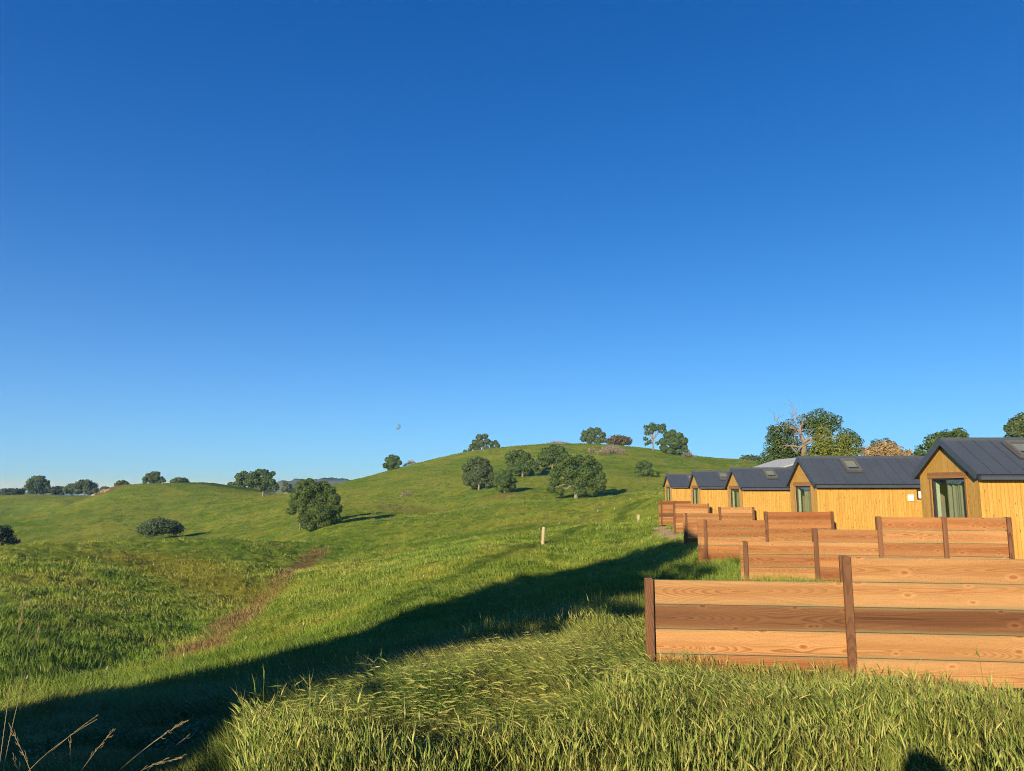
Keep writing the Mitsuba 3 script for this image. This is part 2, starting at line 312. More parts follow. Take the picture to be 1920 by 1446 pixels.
# seed heads of wild barley in the foreground
def barley():
    g = np.random.default_rng(77)
    n = 30000
    r = np.exp(g.uniform(math.log(2.2), math.log(12.5), n)); az = g.uniform(-.72, .75, n)
    x, y = r * np.sin(az), r * np.cos(az)
    p = np.stack([x, y, 0 * x], -1)
    keep = (g.random(n) < bare(x, y)) & (meshkit.fbm(p * [.5, .5, 1], 2, 61) > .24) & ~((x > 3.2) & (g.random(n) < .6)) & ~((np.arctan2(x, y) < -.33) & (g.random(n) < 2))
    x, y, r, p = x[keep], y[keep], r[keep], p[keep]; n = len(x)
    hn = .6 * meshkit.fbm(p * [.5, .5, 1], 2, 41) + .8 * (meshkit.fbm(p * [1.9, 1.9, 1], 2, 42) - .5) + .2
    lo = lodged(x, y)
    short = (1 - .6 * ss(2.6, 5.4, x)) * (1 - .6 * ss(6.5, 8.0, y) * ss(1.0, 2.6, x) * ss(13, 11, y)) * np.where(g.random(n) < .04, 1.5, 1)
    h = np.maximum(.15 + .34 * hn, .08) * g.uniform(.7, 1.2, n) * short * (1 - .45 * lo)
    d = np.where(g.random(n) < .35 + .6 * lo, meshkit.fbm(p * [.12, .12, 1], 2, 51) * 5.0 + .2 + g.normal(0, .5, n), g.uniform(0, 6.28, n))
    lean = np.clip(g.normal(.22, .16, n) + lo * 1.0, .03, 1.5)
    z0 = gz(x, y)
    base = np.stack([x + np.cos(d) * h * .5 * np.sin(lean), y + np.sin(d) * h * .5 * np.sin(lean), z0 + h * (1 - .25 * np.sin(lean))], -1)
    hl = np.clip(lean + g.uniform(-.1, .35, n) + lo * .3, 0, 1.9)
    ax = np.stack([np.cos(d) * np.sin(hl), np.sin(d) * np.sin(hl), np.cos(hl)], -1)
    ln = g.uniform(.045, .085, n); rad = ln * g.uniform(.065, .10, n)
    s1 = np.cross(ax, [0.3, .2, .93]); s1 /= np.linalg.norm(s1, axis=1, keepdims=True); s2 = np.cross(ax, s1)
    vs, uvs = [], []
    for t, w in ((0, .25), (.3, 1.0), (.65, .75)):
        for k in range(3):
            a = 2 * math.pi * k / 3 + t
            vs.append(base + ax * (ln * t)[:, None] + (s1 * math.cos(a) + s2 * math.sin(a)) * (rad * w)[:, None]); uvs.append(t)
    vs.append(base + ax * ln[:, None]); uvs.append(1)
    # three awns
    for k in range(3):
        a = 2 * math.pi * k / 3 + .5
        o = (s1 * math.cos(a) + s2 * math.sin(a))
        w = (s1 * math.sin(a) - s2 * math.cos(a)) * .0016
        b = base + ax * (ln * .5)[:, None]
        vs += [b - w, b + w, base + ax * (ln * 1.55)[:, None] + o * (ln * .28)[:, None]]; uvs += [.6, .6, 1]
    # stem
    w = np.stack([-np.sin(d), np.cos(d), 0 * d], -1) * .0022
    root = np.stack([x, y, z0], -1)
    vs += [root - w, root + w, base + w * .6, base - w * .6]; uvs += [-1, -1, -1, -1]
    k = len(vs)
    fl = []
    for a in (0, 3):
        for j in range(3):
            i0, i1 = a + j, a + (j + 1) % 3
            fl += [[i0, i1, i1 + 3], [i0, i1 + 3, i0 + 3]]
    fl += [[6, 7, 9], [7, 8, 9], [8, 6, 9], [10, 11, 12], [13, 14, 15], [16, 17, 18], [19, 20, 21], [19, 21, 22]]
    Vv = np.stack(vs, 1).reshape(-1, 3)
    Ff = (np.array(fl)[None] + (np.arange(n) * k)[:, None, None]).reshape(-1, 3)
    uv = np.stack([np.repeat(g.random(n), k), np.tile(uvs, n)], 1)
    return Vv, Ff, uv
def barley_colour(p, n, uv):
    a = mikit.mix((.20, .27, .062), (.40, .39, .13), mikit.smoothstep(.25, .9, uv.x))
    return mikit.mix(a, (.12, .16, .04), mikit.smoothstep(-.2, -.8, uv.y))
scene['mat_barley'] = dict(type='twosided', bsdf=dict(type='diffuse', reflectance=proc(barley_colour)))
bv, bf, buv = barley()
scene['wild_barley'] = mikit.ply((bv, bf), 'mat_barley', smooth=True, uv=buv)
reg('wild_barley', 'ripening wild barley with yellow-green bristly seed heads in the foreground', 'grass', kind='stuff')

def weeds():
    g = np.random.default_rng(15)
    vs, n_cl = [], 0
    for (px, py, r, sx, n) in ((1600, 1345, 7.2, .55, 34), (1640, 1380, 6.5, .4, 24), (1470, 1300, 7.9, .4, 20), (1490, 1420, 5.4, .3, 14), (1450, 1390, 5.9, .3, 12), (1900, 1300, 8.6, .7, 26), (460, 1380, 7.5, .5, 16), (330, 1410, 6.5, .6, 14), (620, 1400, 6.4, .5, 14), (120, 1400, 8.0, .8, 14), (1350, 1310, 7.8, .5, 10)):
        c = at_r(px, py, r)
        for k in range(n):
            x, y = c[0] + g.normal(0, sx), c[1] + g.normal(0, sx * .6)
            z = gz1(x, y); h = g.uniform(.10, .24) * (.5 if px > 1800 else 1)
            for q in range(26):
                a = g.uniform(0, 6.28); rr = g.uniform(.01, .09); zz = z + h * g.uniform(.3, 1.0)
                L, W = g.uniform(.024, .048), g.uniform(.008, .015)
                d = np.array([math.cos(a), math.sin(a), g.uniform(-.1, .7)]); sd = np.array([-math.sin(a), math.cos(a), 0]) * W
                p = np.array([x + rr * math.cos(a), y + rr * math.sin(a), zz])
                vs += [p, p + d * L * .5 + sd, p + d * L, p + d * L * .5 - sd]; n_cl += 1
    f = np.array([[0, 1, 3], [1, 2, 3]])[None] + (np.arange(n_cl) * 4)[:, None, None]
    scene['leafy_weeds'] = mikit.ply((np.array(vs), f.reshape(-1, 3)), 'mat_weed', smooth=False, uv=np.stack([np.repeat(g.random(n_cl), 4), np.zeros(n_cl * 4)], 1))
    reg('leafy_weeds', 'low grey-green leafy weeds in clumps between the foreground grass', 'weeds', kind='stuff')
def weed_colour(p, n, uv): return mikit.mix((.09, .15, .05), (.21, .27, .15), uv.x)
scene['mat_weed'] = dict(type='twosided', bsdf=dict(type='diffuse', reflectance=proc(weed_colour)))
weeds()

# ------------------------------------------------------------------ wood
def wood(light, mid, dark, knots=1.0, seed=0.0, edge=1.0):
    def fn(p, n, uv):                           # uv: metres along the board; board number + 0.5 + metres across
        u, b = uv.x, dr.floor(uv.y)
        z = uv.y - b - .5
        r1, r2, r3 = mikit.cell_rand(b, 1 + seed, 1), mikit.cell_rand(b, 2 + seed, 2), mikit.cell_rand(b, 3 + seed, 3)
        c0 = (r1 - .5) * .15 + .07 * (mikit.noise(u * .5, b, seed) - .5)
        d1, d2, rid = mikit.voronoi(u * 2.4 + seed * 3.1, z * 5.0 + b * 9.0)
        has = mikit.smoothstep(.40, .38, rid) * knots
        depth = .012 + .11 * mikit.noise(u * .8, b * 3.0, seed + 5)
        wob = mikit.fbm(u * 2.2, z * 14.0, b, 3)
        ph = dr.sqrt(dr.square(z - c0) + dr.square(depth)) * (70 + 60 * r2) + 1.1 * wob + 1.4 * has * dr.exp(-dr.square(d1 * 3.6))
        t = ph - dr.floor(ph)
        line = mikit.smoothstep(.35, .93, t) * mikit.smoothstep(1.0, .96, t)
        heart = mikit.smoothstep(.085, .045, dr.abs(z - c0) + .05 * (mikit.noise(u * .9, b, 7.0) - .5))
        c = mikit.mix(light, mid, heart * (.35 + .6 * r3) + .3 * mikit.fbm(u * .8, z * 9, b, 2))
        c = mikit.mix(c, dark, line * (.34 + .52 * mikit.noise(u * 1.3, z * 8, b + 3)))
        c = c * (.90 + .20 * mikit.noise(u * 5.0, z * 320.0, b)) * (.86 + .28 * r2)
        c = mikit.mix(c, (.17, .16, .09), edge * .55 * mikit.smoothstep(.104, .142, dr.abs(z) + .05 * (mikit.fbm(u * 1.7, b, 3.0, 3) - .5)))
        halo = mikit.smoothstep(.30, .10, d1 * (1.5 - 1.4 * rid) + .10 * (wob - .5)) * has
        c = mikit.mix(c, mi.Color3f(light) * 1.18, halo * .4)
        kn = mikit.smoothstep(.105, .070, d1 * (1.7 - 2.2 * rid)) * has
        c = mikit.mix(c, mi.Color3f(dark) * mi.Color3f(1.5, 1.15, .9), kn * (.75 + .25 * dr.sin(d1 * 150)))
        return mikit.mix(c, mi.Color3f(dark) * .5, mikit.smoothstep(.02, .0, dr.abs(d1 * (1.7 - 2.2 * rid) - .10)) * has * .4)
    return fn
WOODS = [((.39, .22, .094), (.29, .138, .050), (.15, .052, .017)), ((.41, .24, .105), (.34, .172, .067), (.19, .075, .028)), ((.34, .160, .060), (.245, .098, .034), (.12, .042, .014)),
         ((.20, .095, .040), (.120, .048, .019), (.055, .020, .008)), ((.27, .105, .034), (.20, .072, .023), (.105, .033, .011))]
for i, w in enumerate(WOODS):
    scene[f'mat_board_{i}'] = dict(type='principled', base_color=proc(wood(*w, seed=3.0 * i + 1)), roughness=.62, specular=.3)
scene['mat_post'] = dict(type='principled', base_color=proc(wood((.18, .09, .048), (.14, .066, .034), (.07, .03, .016), knots=.3, seed=31.0, edge=0.0)), roughness=.65, specular=.25)
scene['mat_old_post'] = dict(type='principled', base_color=proc(wood((.42, .34, .24), (.33, .26, .18), (.18, .13, .09), knots=.4, seed=41.0, edge=0.0)), roughness=.8, specular=.2)
def siding(seed, mul=1.0):
    def fn(p, n, uv):
        u, v = uv.x, uv.y                     # u along the plank, v = plank number + fraction
        pl_ = dr.floor(v); fr = v - pl_
        rnd = mikit.cell_rand(pl_, 3.0 + seed, 1.0)
        w = mikit.fbm(u * 1.1 + rnd * 37, fr * 1.2 + rnd * 11, seed, 3)
        d1, d2, rid = mikit.voronoi(u * 3.2 + rnd * 51, fr * .9 + rnd * 17)
        has = mikit.smoothstep(.30, .28, rid)
        kn = mikit.smoothstep(.17, .06, d1 * (1 + .4 * w)) * has
        c = mikit.mix((.50, .312, .080), (.40, .230, .052), mikit.smoothstep(.3, .75, w) * .6 + rnd * .35)
        line = dr.square(.5 + .5 * dr.sin((fr * 4 + w * 2.5) * 6.0))
        c = mikit.mix(c, (.33, .175, .035), line * .32)
        c = c * (.9 + .2 * mikit.noise(u * 5, fr * 30 + rnd * 90, 2.0)) * mul
        return mikit.mix(c, (.17, .075, .018), kn * .85)
    return fn
scene['mat_siding'] = dict(type='principled', base_color=proc(siding(1.0)), roughness=.5, specular=.3)
scene['mat_trim'] = dict(type='principled', base_color=proc(wood((.34, .185, .075), (.28, .145, .055), (.18, .085, .03), knots=.3, seed=55.0, edge=0.0)), roughness=.6, specular=.3)
def roof_colour(p, n, uv):
    a = mikit.fbm(p.x * 1.7, p.y * 1.7, p.z * 1.7, 3)
    return mikit.mix((.052, .067, .094), (.066, .083, .114), a)
scene['mat_roof'] = dict(type='principled', base_color=proc(roof_colour), roughness=.42, specular=.45, metallic=.15)
def flat(c, var=.12, sc=4.0):
    def fn(p, n, uv): return mi.Color3f(c) * (1 - var + 2 * var * mikit.fbm(p.x * sc, p.y * sc, p.z * sc, 3))
    return proc(fn)
scene['mat_dark_metal'] = dict(type='principled', base_color=flat((.025, .025, .028)), roughness=.45, specular=.4)
scene['mat_grey_metal'] = dict(type='principled', base_color=flat((.10, .10, .098)), roughness=.45, specular=.4)
scene['mat_soffit'] = dict(type='principled', base_color=flat((.030, .022, .020)), roughness=.6, specular=.3)
scene['mat_white'] = dict(type='principled', base_color=flat((.78, .78, .76), .04), roughness=.45, specular=.4)
scene['mat_inside'] = dict(type='twosided', bsdf=dict(type='diffuse', reflectance=flat((.20, .19, .16))))
scene['mat_curtain'] = dict(type='twosided', bsdf=dict(type='diffuse', reflectance=flat((.20, .23, .16), .08, 20)))
scene['mat_reveal'] = dict(type='twosided', bsdf=dict(type='diffuse', reflectance=flat((.36, .50, .38), .05)))
scene['mat_glass'] = dict(type='thindielectric', int_ior=1.6)

def ubox(x0, x1, y0, y1, z0, z1, along='x', off=0.0, voff=0.0, taper=None):
    """box with own corners per face and uv in metres: u along the board, v across"""
    c = np.array([[x, y, z] for x in (x0, x1) for y in (y0, y1) for z in (z0, z1)], float)
    qd = [[0, 1, 3, 2], [4, 6, 7, 5], [0, 4, 5, 1], [2, 3, 7, 6], [0, 2, 6, 4], [1, 5, 7, 3]]
    v = np.array([c[i] for qq in qd for i in qq]); f = np.array([[4 * k, 4 * k + 1, 4 * k + 2] for k in range(6)] + [[4 * k, 4 * k + 2, 4 * k + 3] for k in range(6)])
    ax = 'xyz'.index(along); oth = [i for i in range(3) if i != ax]
    u = v[:, ax] + off
    k = oth[1] if oth[1] == 2 or along == 'z' else oth[0]
    if along == 'z': vv = v[:, 0] + v[:, 1]
    elif along == 'x': vv = v[:, 2] + .5 * v[:, 1]
    else: vv = v[:, 2] + .5 * v[:, 0]
    lo_, hi_ = vv.min(), vv.max()
    return v, f, np.stack([u, np.clip(vv - (lo_ + hi_) / 2, -.45, .45) + .5 + math.floor(off * 5 + 1)], 1)
def move(v, loc, rz=0.0, tilt=0.0):
    c, s = math.cos(rz), math.sin(rz)
    M = np.array([[c, -s, 0], [s, c, 0], [0, 0, 1.0]])
    if tilt:
        ct, st = math.cos(tilt), math.sin(tilt)
        M = M @ np.array([[ct, 0, -st], [0, 1, 0], [st, 0, ct]])
    return v @ M.T + np.asarray(loc)
def chamfer_box(sx, sy, sz, r=.006):
    m = trimesh.creation.box((sx, sy, sz))
    pts = []
    for a in (-1, 1):
        for b in (-1, 1):
            for c in (-1, 1):
                x, y, z = a * sx / 2, b * sy / 2, c * sz / 2
                pts += [(x - a * r, y - b * r, z), (x - a * r, y, z - c * r), (x, y - b * r, z - c * r)]
    return trimesh.convex.convex_hull(np.array(pts))
def uvmesh(m, along='z', off=0.0):
    """faceted trimesh to split vertices with uv"""
    v = m.vertices[m.faces].reshape(-1, 3); f = np.arange(len(v)).reshape(-1, 3)
    ax = 'xyz'.index(along); o = [i for i in range(3) if i != ax]
    return v, f, np.stack([v[:, ax] + off, np.clip(v[:, o[0]] * .7 + v[:, o[1]], -.3, .3) + .5 + math.floor(off * 3.7)], 1)

# ------------------------------------------------------------------ fences of horizontal boards
BH = .285
def fence(label, posts, tops, rows, mats, stub=.12, last_post=True, gap=.006):
    """posts: list of (px, depth); tops[i]: z of the top edge of panel i; rows[i]: number of boards"""
    key = numbered('board_fence'); reg(key, label, 'fence', 'board fences between the cabins')
    P = [np.array([(px - CX) / F * y * 1.0, y]) for px, y in posts]
    k = 0
    for i in range(len(P) - 1):
        a, b = P[i], P[i + 1]
        d = b - a; L = np.linalg.norm(d); rz = math.atan2(d[1], d[0])
        for j in range(rows[i]):
            zt = tops[i] - j * BH
            x0 = -stub if i == 0 else .0
            g = random.Random(hash((round(a[0], 2), j)) & 0xffff)
            m = chamfer_box(L - x0 - .004, .038, BH - gap, .004)
            v, f, uv = uvmesh(m, 'x', g.uniform(0, 60))
            uv[:, 1] = np.clip(v[:, 2] + v[:, 1] * .3, -.16, .16) + .5 + (k % 40) + 40 * (COUNT['board_fence'] % 7)
            v = v + [x0 + (L - x0) / 2, .024 + g.uniform(-.003, .003), 0]
            v = move(v, [a[0], a[1], zt - BH / 2], rz, g.uniform(-.0015, .0015))
            part(key, 'board', (v, f), f'mat_board_{mats[k % len(mats)]}', uv=uv); k += 1
    for i, p in enumerate(P):
        if i == len(P) - 1 and not last_post: continue
        t = max([tops[j] for j in (i - 1, i) if 0 <= j < len(tops)])
        zb = gz1(p[0], p[1]) - .25
        d = P[min(i + 1, len(P) - 1)] - P[max(i - 1, 0)]; rz = math.atan2(d[1], d[0])
        for s, nm in ((-1, 'post'), (1, 'rear_post')):
            m = chamfer_box(.095, .045, t + .012 - zb, .006)
            v, f, uv = uvmesh(m, 'z', 3.1 * i + s + p[1])
            v = move(v + [0, s * (.034 if s < 0 else .030) + (0 if s < 0 else .042), 0], [p[0], p[1], (t + .012 + zb) / 2], rz)
            part(key, nm, (v, f), 'mat_post', uv=uv)
    return key
def zt(px, py, y): return float(at_y(px, py, y)[2])
fence('nearest cedar board fence, with a dark brown board, standing in the foreground grass', [(1210, 9.1), (1571, 8.87), (1948, 8.6)],
      [zt(1222, 1087, 9.1), zt(1222, 1087, 9.1) + BH], [4, 5], [1, 3, 0, 2, 0, 1, 3, 0, 1], stub=.0)
z2 = zt(1400, 1016, 17.2)
fence('second nearest board fence, four panels stepping up to the cabin with the big window', [(1388, 17.2), (1518, 17.1), (1637, 16.9), (1757, 16.7), (1876, 16.5)],
      [z2, z2 + BH, z2 + 2 * BH, z2 + 2 * BH], [4, 5, 5, 5], [0, 2, 0, 2, 2, 0, 2, 4, 0, 2, 0, 2, 2, 0, 2, 0, 2], stub=.11)
z3 = zt(1315, 975.5, 26)
fence('third board fence, with a reddish brown board along the top of its right panel', [(1316, 26.0), (1429, 26.0), (1551, 26.0)],
      [z3, z3 + BH], [5, 5], [2, 2, 1, 2, 4, 4, 2, 2, 0, 2], stub=.26)
z4 = zt(1281, 962.5, 36)
fence('fourth board fence from the camera, two panels in front of the third cabin', [(1281, 36.0), (1344, 36.0), (1406, 36.0)],
      [z4, z4 + BH], [5, 5], [0, 2, 2, 0, 4, 1, 2, 0, 2, 2], stub=.12)
z5 = zt(1260, 944.5, 45)
fence('fifth board fence, one long panel before the fourth cabin', [(1260, 45.0), (1323.5, 45.0)], [z5], [6], [2, 0, 4, 2, 0, 2], stub=.0)
z6 = zt(1236, 939.5, 54)
fence('farthest board fence, beside the last cabin at the end of the row', [(1236, 54.0), (1262, 54.2), (1300, 54.4)], [z6, z6], [6, 6], [4, 0, 2, 3, 0, 2, 4, 2], stub=.18)

# ------------------------------------------------------------------ cabins
CW, CL = 2.6, 9.6
def strip_planks(poly, x_is, w, t, axis, base, num0=0):
    """vertical planks of width w filling a polygon given in (s, z); returns list of meshes (v, f, uv) lying in the plane"""
    out = []
    s0, _, s1, _ = poly.bounds
    n = int(math.ceil((s1 - s0) / w - 1e-6))
    for i in range(n):
        a = s0 + i * w
        c = poly.intersection(sbox(a + .004, poly.bounds[1] - 1, min(a + w, s1) - .004, poly.bounds[3] + 1))
        for gpoly in getattr(c, 'geoms', [c]):
            if gpoly.area < .002 or gpoly.geom_type != 'Polygon': continue
            m = trimesh.creation.extrude_polygon(gpoly, t, engine='earcut')
            v = m.vertices[m.faces].reshape(-1, 3); f = np.arange(len(v)).reshape(-1, 3)
            uv = np.stack([v[:, 1] + 3.7 * (num0 + i), num0 + i + np.clip((v[:, 0] - a) / w, .02, .98)], 1)
            if axis == 'gable': v2 = np.stack([base - v[:, 2], v[:, 0], v[:, 1]], 1)
            else: v2 = np.stack([v[:, 0], base - v[:, 2], v[:, 1]], 1)
            nrm = np.cross(v2[f[0][1]] - v2[f[0][0]], v2[f[0][2]] - v2[f[0][0]])
            if axis == 'gable': f = f[:, ::-1]      # mirrored map
            if axis != 'gable': f = f
            out.append((v2, f, uv))
    return out
def fix(v, f):
    m = trimesh.Trimesh(v, f, process=False)
    return f
def join(parts_):
    o = 0; vs, fs, us = [], [], []
    for v, f, u in parts_:
        vs.append(v); fs.append(f + o); us.append(u); o += len(v)
    return np.vstack(vs), np.vstack(fs), np.vstack(us)
def add(parent, name, vfu, mat, loc, rz):
    v, f, u = vfu
    return part(parent, name, (move(v, loc, rz), f), mat, uv=u)
def cabin(label, x, y, ztop, zridge, first, seed, rz=0.0, fine=False):
    """local frame: gable wall in the plane x=0 from y=0 (near) to CW, the house runs to +x; z=0 is the top of the side wall"""
    key = numbered('cabin'); reg(key, label, 'cabin', 'cedar clad cabins in a row')
    loc = np.array([x, y, ztop]); rise = zridge - ztop - .14
    zb = gz1(x + 1, y + 1) - ztop - .1
    oy0, oy1, oz0, oz1 = .55, 2.05, zb + .22, -.13
    gable = Polygon([(0, zb), (CW, zb), (CW, 0), (CW / 2, rise), (0, 0)]).difference(sbox(oy0, zb - 1, oy1, oz1))
    t = .022; pw = .098
    gp = strip_planks(gable, None, pw, t, 'gable', 0.0, 10 * seed)
    sp = strip_planks(sbox(-.022, zb, CL, 0), None, pw, t, 'side', 0.0, 40 + 10 * seed)
    if fine:
        for p in gp: add(key, 'wall_plank', p, 'mat_siding', loc, rz)
        for p in sp[:30]: add(key, 'wall_plank', p, 'mat_siding', loc, rz)
        k = add(key, 'cladding', join(sp[30:]), 'mat_siding', loc, rz); reg(k, kind='stuff')
    else:
        k = add(key, 'cladding', join(gp + sp), 'mat_siding', loc, rz); reg(k, kind='stuff')
    # inner shell: far wall, back wall, floor, gable lining round the opening
    sh = [ubox(.0, CL, CW - .03, CW, zb, 0), ubox(CL - .04, CL, .03, CW - .03, zb, 0), ubox(.03, CL - .04, .03, CW - .03, zb, zb + .06),
          ubox(.002, CL, .002, .03, zb, 0), ubox(.002, .06, .03, oy0 - .02, zb, 0), ubox(.002, .06, oy1 + .02, CW - .03, zb, 0), ubox(.002, .06, oy0 - .02, oy1 + .02, oz1 + .02, 0)]
    add(key, 'shell', join(sh), 'mat_inside', loc, rz)
    # window
    fr = .045
    wf = [ubox(-.012, .07, oy0, oy0 + fr, oz0, oz1), ubox(-.012, .07, oy1 - fr, oy1, oz0, oz1), ubox(-.012, .07, oy0 + fr, oy1 - fr, oz1 - fr, oz1), ubox(-.012, .07, oy0 + fr, oy1 - fr, oz0, oz0 + fr)]
    wk = add(key, 'window', join(wf), 'mat_dark_metal', loc, rz)
    pane = (np.array([[.02, oy0 + fr, oz0 + fr], [.02, oy1 - fr, oz0 + fr], [.02, oy1 - fr, oz1 - fr], [.02, oy0 + fr, oz1 - fr]]), np.array([[0, 2, 1], [0, 3, 2]]), np.zeros((4, 2)))
    add(wk, 'pane', pane, 'mat_glass', loc, rz)
    add(wk, 'reveal', ubox(.072, .16, oy1 - fr - .02, oy1 - fr, oz0 + fr, oz1 - fr), 'mat_reveal', loc, rz)
    # curtain with folds
    yy = np.linspace(oy0 - .05, oy1 - .28, 90); fold = .03 * np.sin(yy * 26) + .015 * np.sin(yy * 61 + 1) + .20
    zz = [oz0 + .02, oz1 - .03]
    cv = np.array([[fx, yv, z] for z in zz for fx, yv in zip(fold, yy)]); m = len(yy)
    cf = np.array([[i, i + 1, m + i + 1, m + i] for i in range(m - 1)])
    part(wk, 'curtain', (move(cv, loc, rz), cf), 'mat_curtain', smooth=True)
    # brown header board and jamb trims
    hd = ubox(-.05, -.024, oy0 - .12, oy1 + .12, oz1 + .005, oz1 + .16, 'y', seed * 3)
    add(key, 'header_board', hd, 'mat_trim', loc, rz)
    add(key, 'jamb_board', ubox(-.044, -.024, oy0 - .06, oy0 - .004, oz0, oz1, 'z', seed), 'mat_trim', loc, rz)
    add(key, 'jamb_board', ubox(-.044, -.024, oy1 + .004, oy1 + .06, oz0, oz1, 'z', seed + 2), 'mat_trim', loc, rz)
    add(key, 'corner_board', ubox(-.034, .05, -.036, -.023, zb, -.02, 'z', seed + 4), 'mat_siding', loc, rz)
    # roof
    oh, eo, th = .14, .12, .09
    sl = rise / (CW / 2); ang = math.atan(sl)
    for s, nm in ((0, 'roof_slope'), (1, 'roof_slope')):
        ye = -eo; zev = -eo * sl
        L = math.hypot(CW / 2 + eo, rise + eo * sl)
        def place(v, s=s):
            # roof frame: a along the ridge, b up the slope from the eave, c above
            a, b, c = v[:, 0], v[:, 1], v[:, 2]
            yv = ye + b * math.cos(ang) - c * math.sin(ang); zv = zev + b * math.sin(ang) + c * math.cos(ang)
            if s: yv = CW - yv
            return np.stack([a, yv, zv], 1)
        def rb(nm2, parent, b6, mat, smooth=False):
            v, f, u = ubox(*b6)
            if s: f = f[:, ::-1]
            return add(parent, nm2, (place(v), f, u), mat, loc, rz)
        rk = rb('roof_slope', key, (-oh, CL + oh, 0, L - .01, .012, .05), 'mat_roof')
        rb('soffit', rk, (-oh + .004, CL + oh - .004, .004, L - .03, -.055, .0118), 'mat_soffit')
        # standing seams
        xs_ = np.arange(.27, CL, .41)
        if s == 0 and fine:
            for xx in xs_: rb('seam', rk, (xx - .011, xx + .011, .0, L - .02, .0502, .078), 'mat_roof')
        else:
            js = []
            for xx in xs_:
                v, f, u = ubox(xx - .011, xx + .011, 0, L - .02, .0502, .078); js.append((place(v), f[:, ::-1] if s else f, u))
            k = add(rk, 'seam', join(js), 'mat_roof', loc, rz); reg(k, kind='stuff')
        rb('rake_trim', rk, (-oh - .022, -oh - .001, -.01, L - .004, -.085, .085), 'mat_roof')
        rb('eave_trim', rk, (-oh, CL + oh, -.03, -.001, -.05, .046), 'mat_dark_metal')
        if s == 0:
            gx = -.13
            v, f, u = ubox(-oh + .03, CL + oh, -eo - .125, -eo - .034, zev - .10, zev - .012)
            add(key, 'gutter', (v, f, u), 'mat_roof', loc, rz)
            v, f, u = ubox(-oh + .03, CL + oh, -eo - .14, -eo - .126, zev - .02, zev - .002)
            add(key, 'gutter_lip', (v, f, u), 'mat_roof', loc, rz)
            # skylight
            sx0, sx1, b0, b1 = 1.36, 1.90, .74, L - .24
            sf = []
            for q6 in ((sx0, sx0 + .07, b0, b1), (sx1 - .07, sx1, b0, b1), (sx0 + .07, sx1 - .07, b0, b0 + .09), (sx0 + .07, sx1 - .07, b1 - .09, b1)):
                v, f, u = ubox(q6[0], q6[1], q6[2], q6[3], .079, .16); sf.append((place(v), f, u))
            sk = add(key, 'skylight', join(sf), 'mat_grey_metal', loc, rz)
            v, f, u = ubox(sx0 - .05, sx1 + .05, b0 - .08, b1 + .05, .0786, .088); add(sk, 'flashing', (place(v), f, u), 'mat_roof', loc, rz)
            pv = np.array([[sx0 + .07, b0 + .09, .145], [sx1 - .07, b0 + .09, .145], [sx1 - .07, b1 - .09, .145], [sx0 + .07, b1 - .09, .145]])
            add(sk, 'pane', (place(pv), np.array([[0, 1, 2], [0, 2, 3]]), np.zeros((4, 2))), 'mat_glass', loc, rz)
            v, f, u = ubox(sx0 + .07, sx1 - .07, b0 + .28, b1 - .09, .0882, .10); add(sk, 'blind', (place(v), f, u), 'mat_curtain', loc, rz)
            v, f, u = ubox(sx0 + .07, sx1 - .07, b0 + .09, b0 + .2795, .0882, .095); add(sk, 'lower_shade', (place(v), f, u), 'mat_soffit', loc, rz)
            # small side window and white box
            wx, wz = 3.62, -.62
            w4 = [ubox(wx, wx + .05, -.05, -.023, wz, wz + .36), ubox(wx + .37, wx + .42, -.05, -.023, wz, wz + .36), ubox(wx + .05, wx + .37, -.05, -.023, wz, wz + .05), ubox(wx + .05, wx + .37, -.05, -.023, wz + .31, wz + .36)]
            sw = add(key, 'side_window', join(w4), 'mat_dark_metal', loc, rz)
            add(sw, 'blind', ubox(wx + .05, wx + .37, -.030, -.0235, wz + .05, wz + .31), 'mat_white', loc, rz)
            pv = np.array([[wx + .05, -.042, wz + .05], [wx + .37, -.042, wz + .05], [wx + .37, -.042, wz + .31], [wx + .05, -.042, wz + .31]])
            add(sw, 'pane', (pv, np.array([[0, 1, 2], [0, 2, 3]]), np.zeros((4, 2))), 'mat_glass', loc, rz)
            tr4 = [ubox(wx - .09, wx - .003, -.04, -.023, wz - .09, wz + .45, 'z'), ubox(wx + .423, wx + .51, -.04, -.023, wz - .09, wz + .45, 'z'), ubox(wx - .003, wx + .423, -.04, -.023, wz + .363, wz + .45), ubox(wx - .003, wx + .423, -.04, -.023, wz - .09, wz - .003)]
            add(sw, 'casing', join(tr4), 'mat_siding', loc, rz)
            add(key, 'vent_box', ubox(wx - .34, wx - .14, -.075, -.023, wz - .04, wz + .18), 'mat_white', loc, rz)
    v, f, u = ubox(-oh - .03, CL + oh + .03, CW / 2 - .085, CW / 2 + .085, rise - .03, rise + .088)
    add(key, 'ridge_cap', (v, f, u), 'mat_roof', loc, rz)
    return key
CAB = [(1829.5, 18.05, 886, 817), (1526.7, 27.3, 905, 852.5), (1389, 36.6, 912, 874.5), (1310.6, 45.8, 911, 881), (1257.6, 55.0, 910.5, 887)]
CLAB = ['nearest cedar cabin with a large curtained gable window, cut off at the right edge',
        'second cedar cabin from the right, with a white box on its side wall',
        'middle cabin of the row, cedar clad, third from the right',
        'fourth cedar cabin from the right, between the middle cabin and the last one',
        'last and farthest cedar cabin of the row, at its left end by the hillside']
for i, (px, y, pt, pr) in enumerate(CAB):
    x = (px - CX) / F * y
    cabin(CLAB[i], x, y, zt(px, pt, y), zt(px, pr, y + CW / 2), i == 0, i, fine=(i == 0))

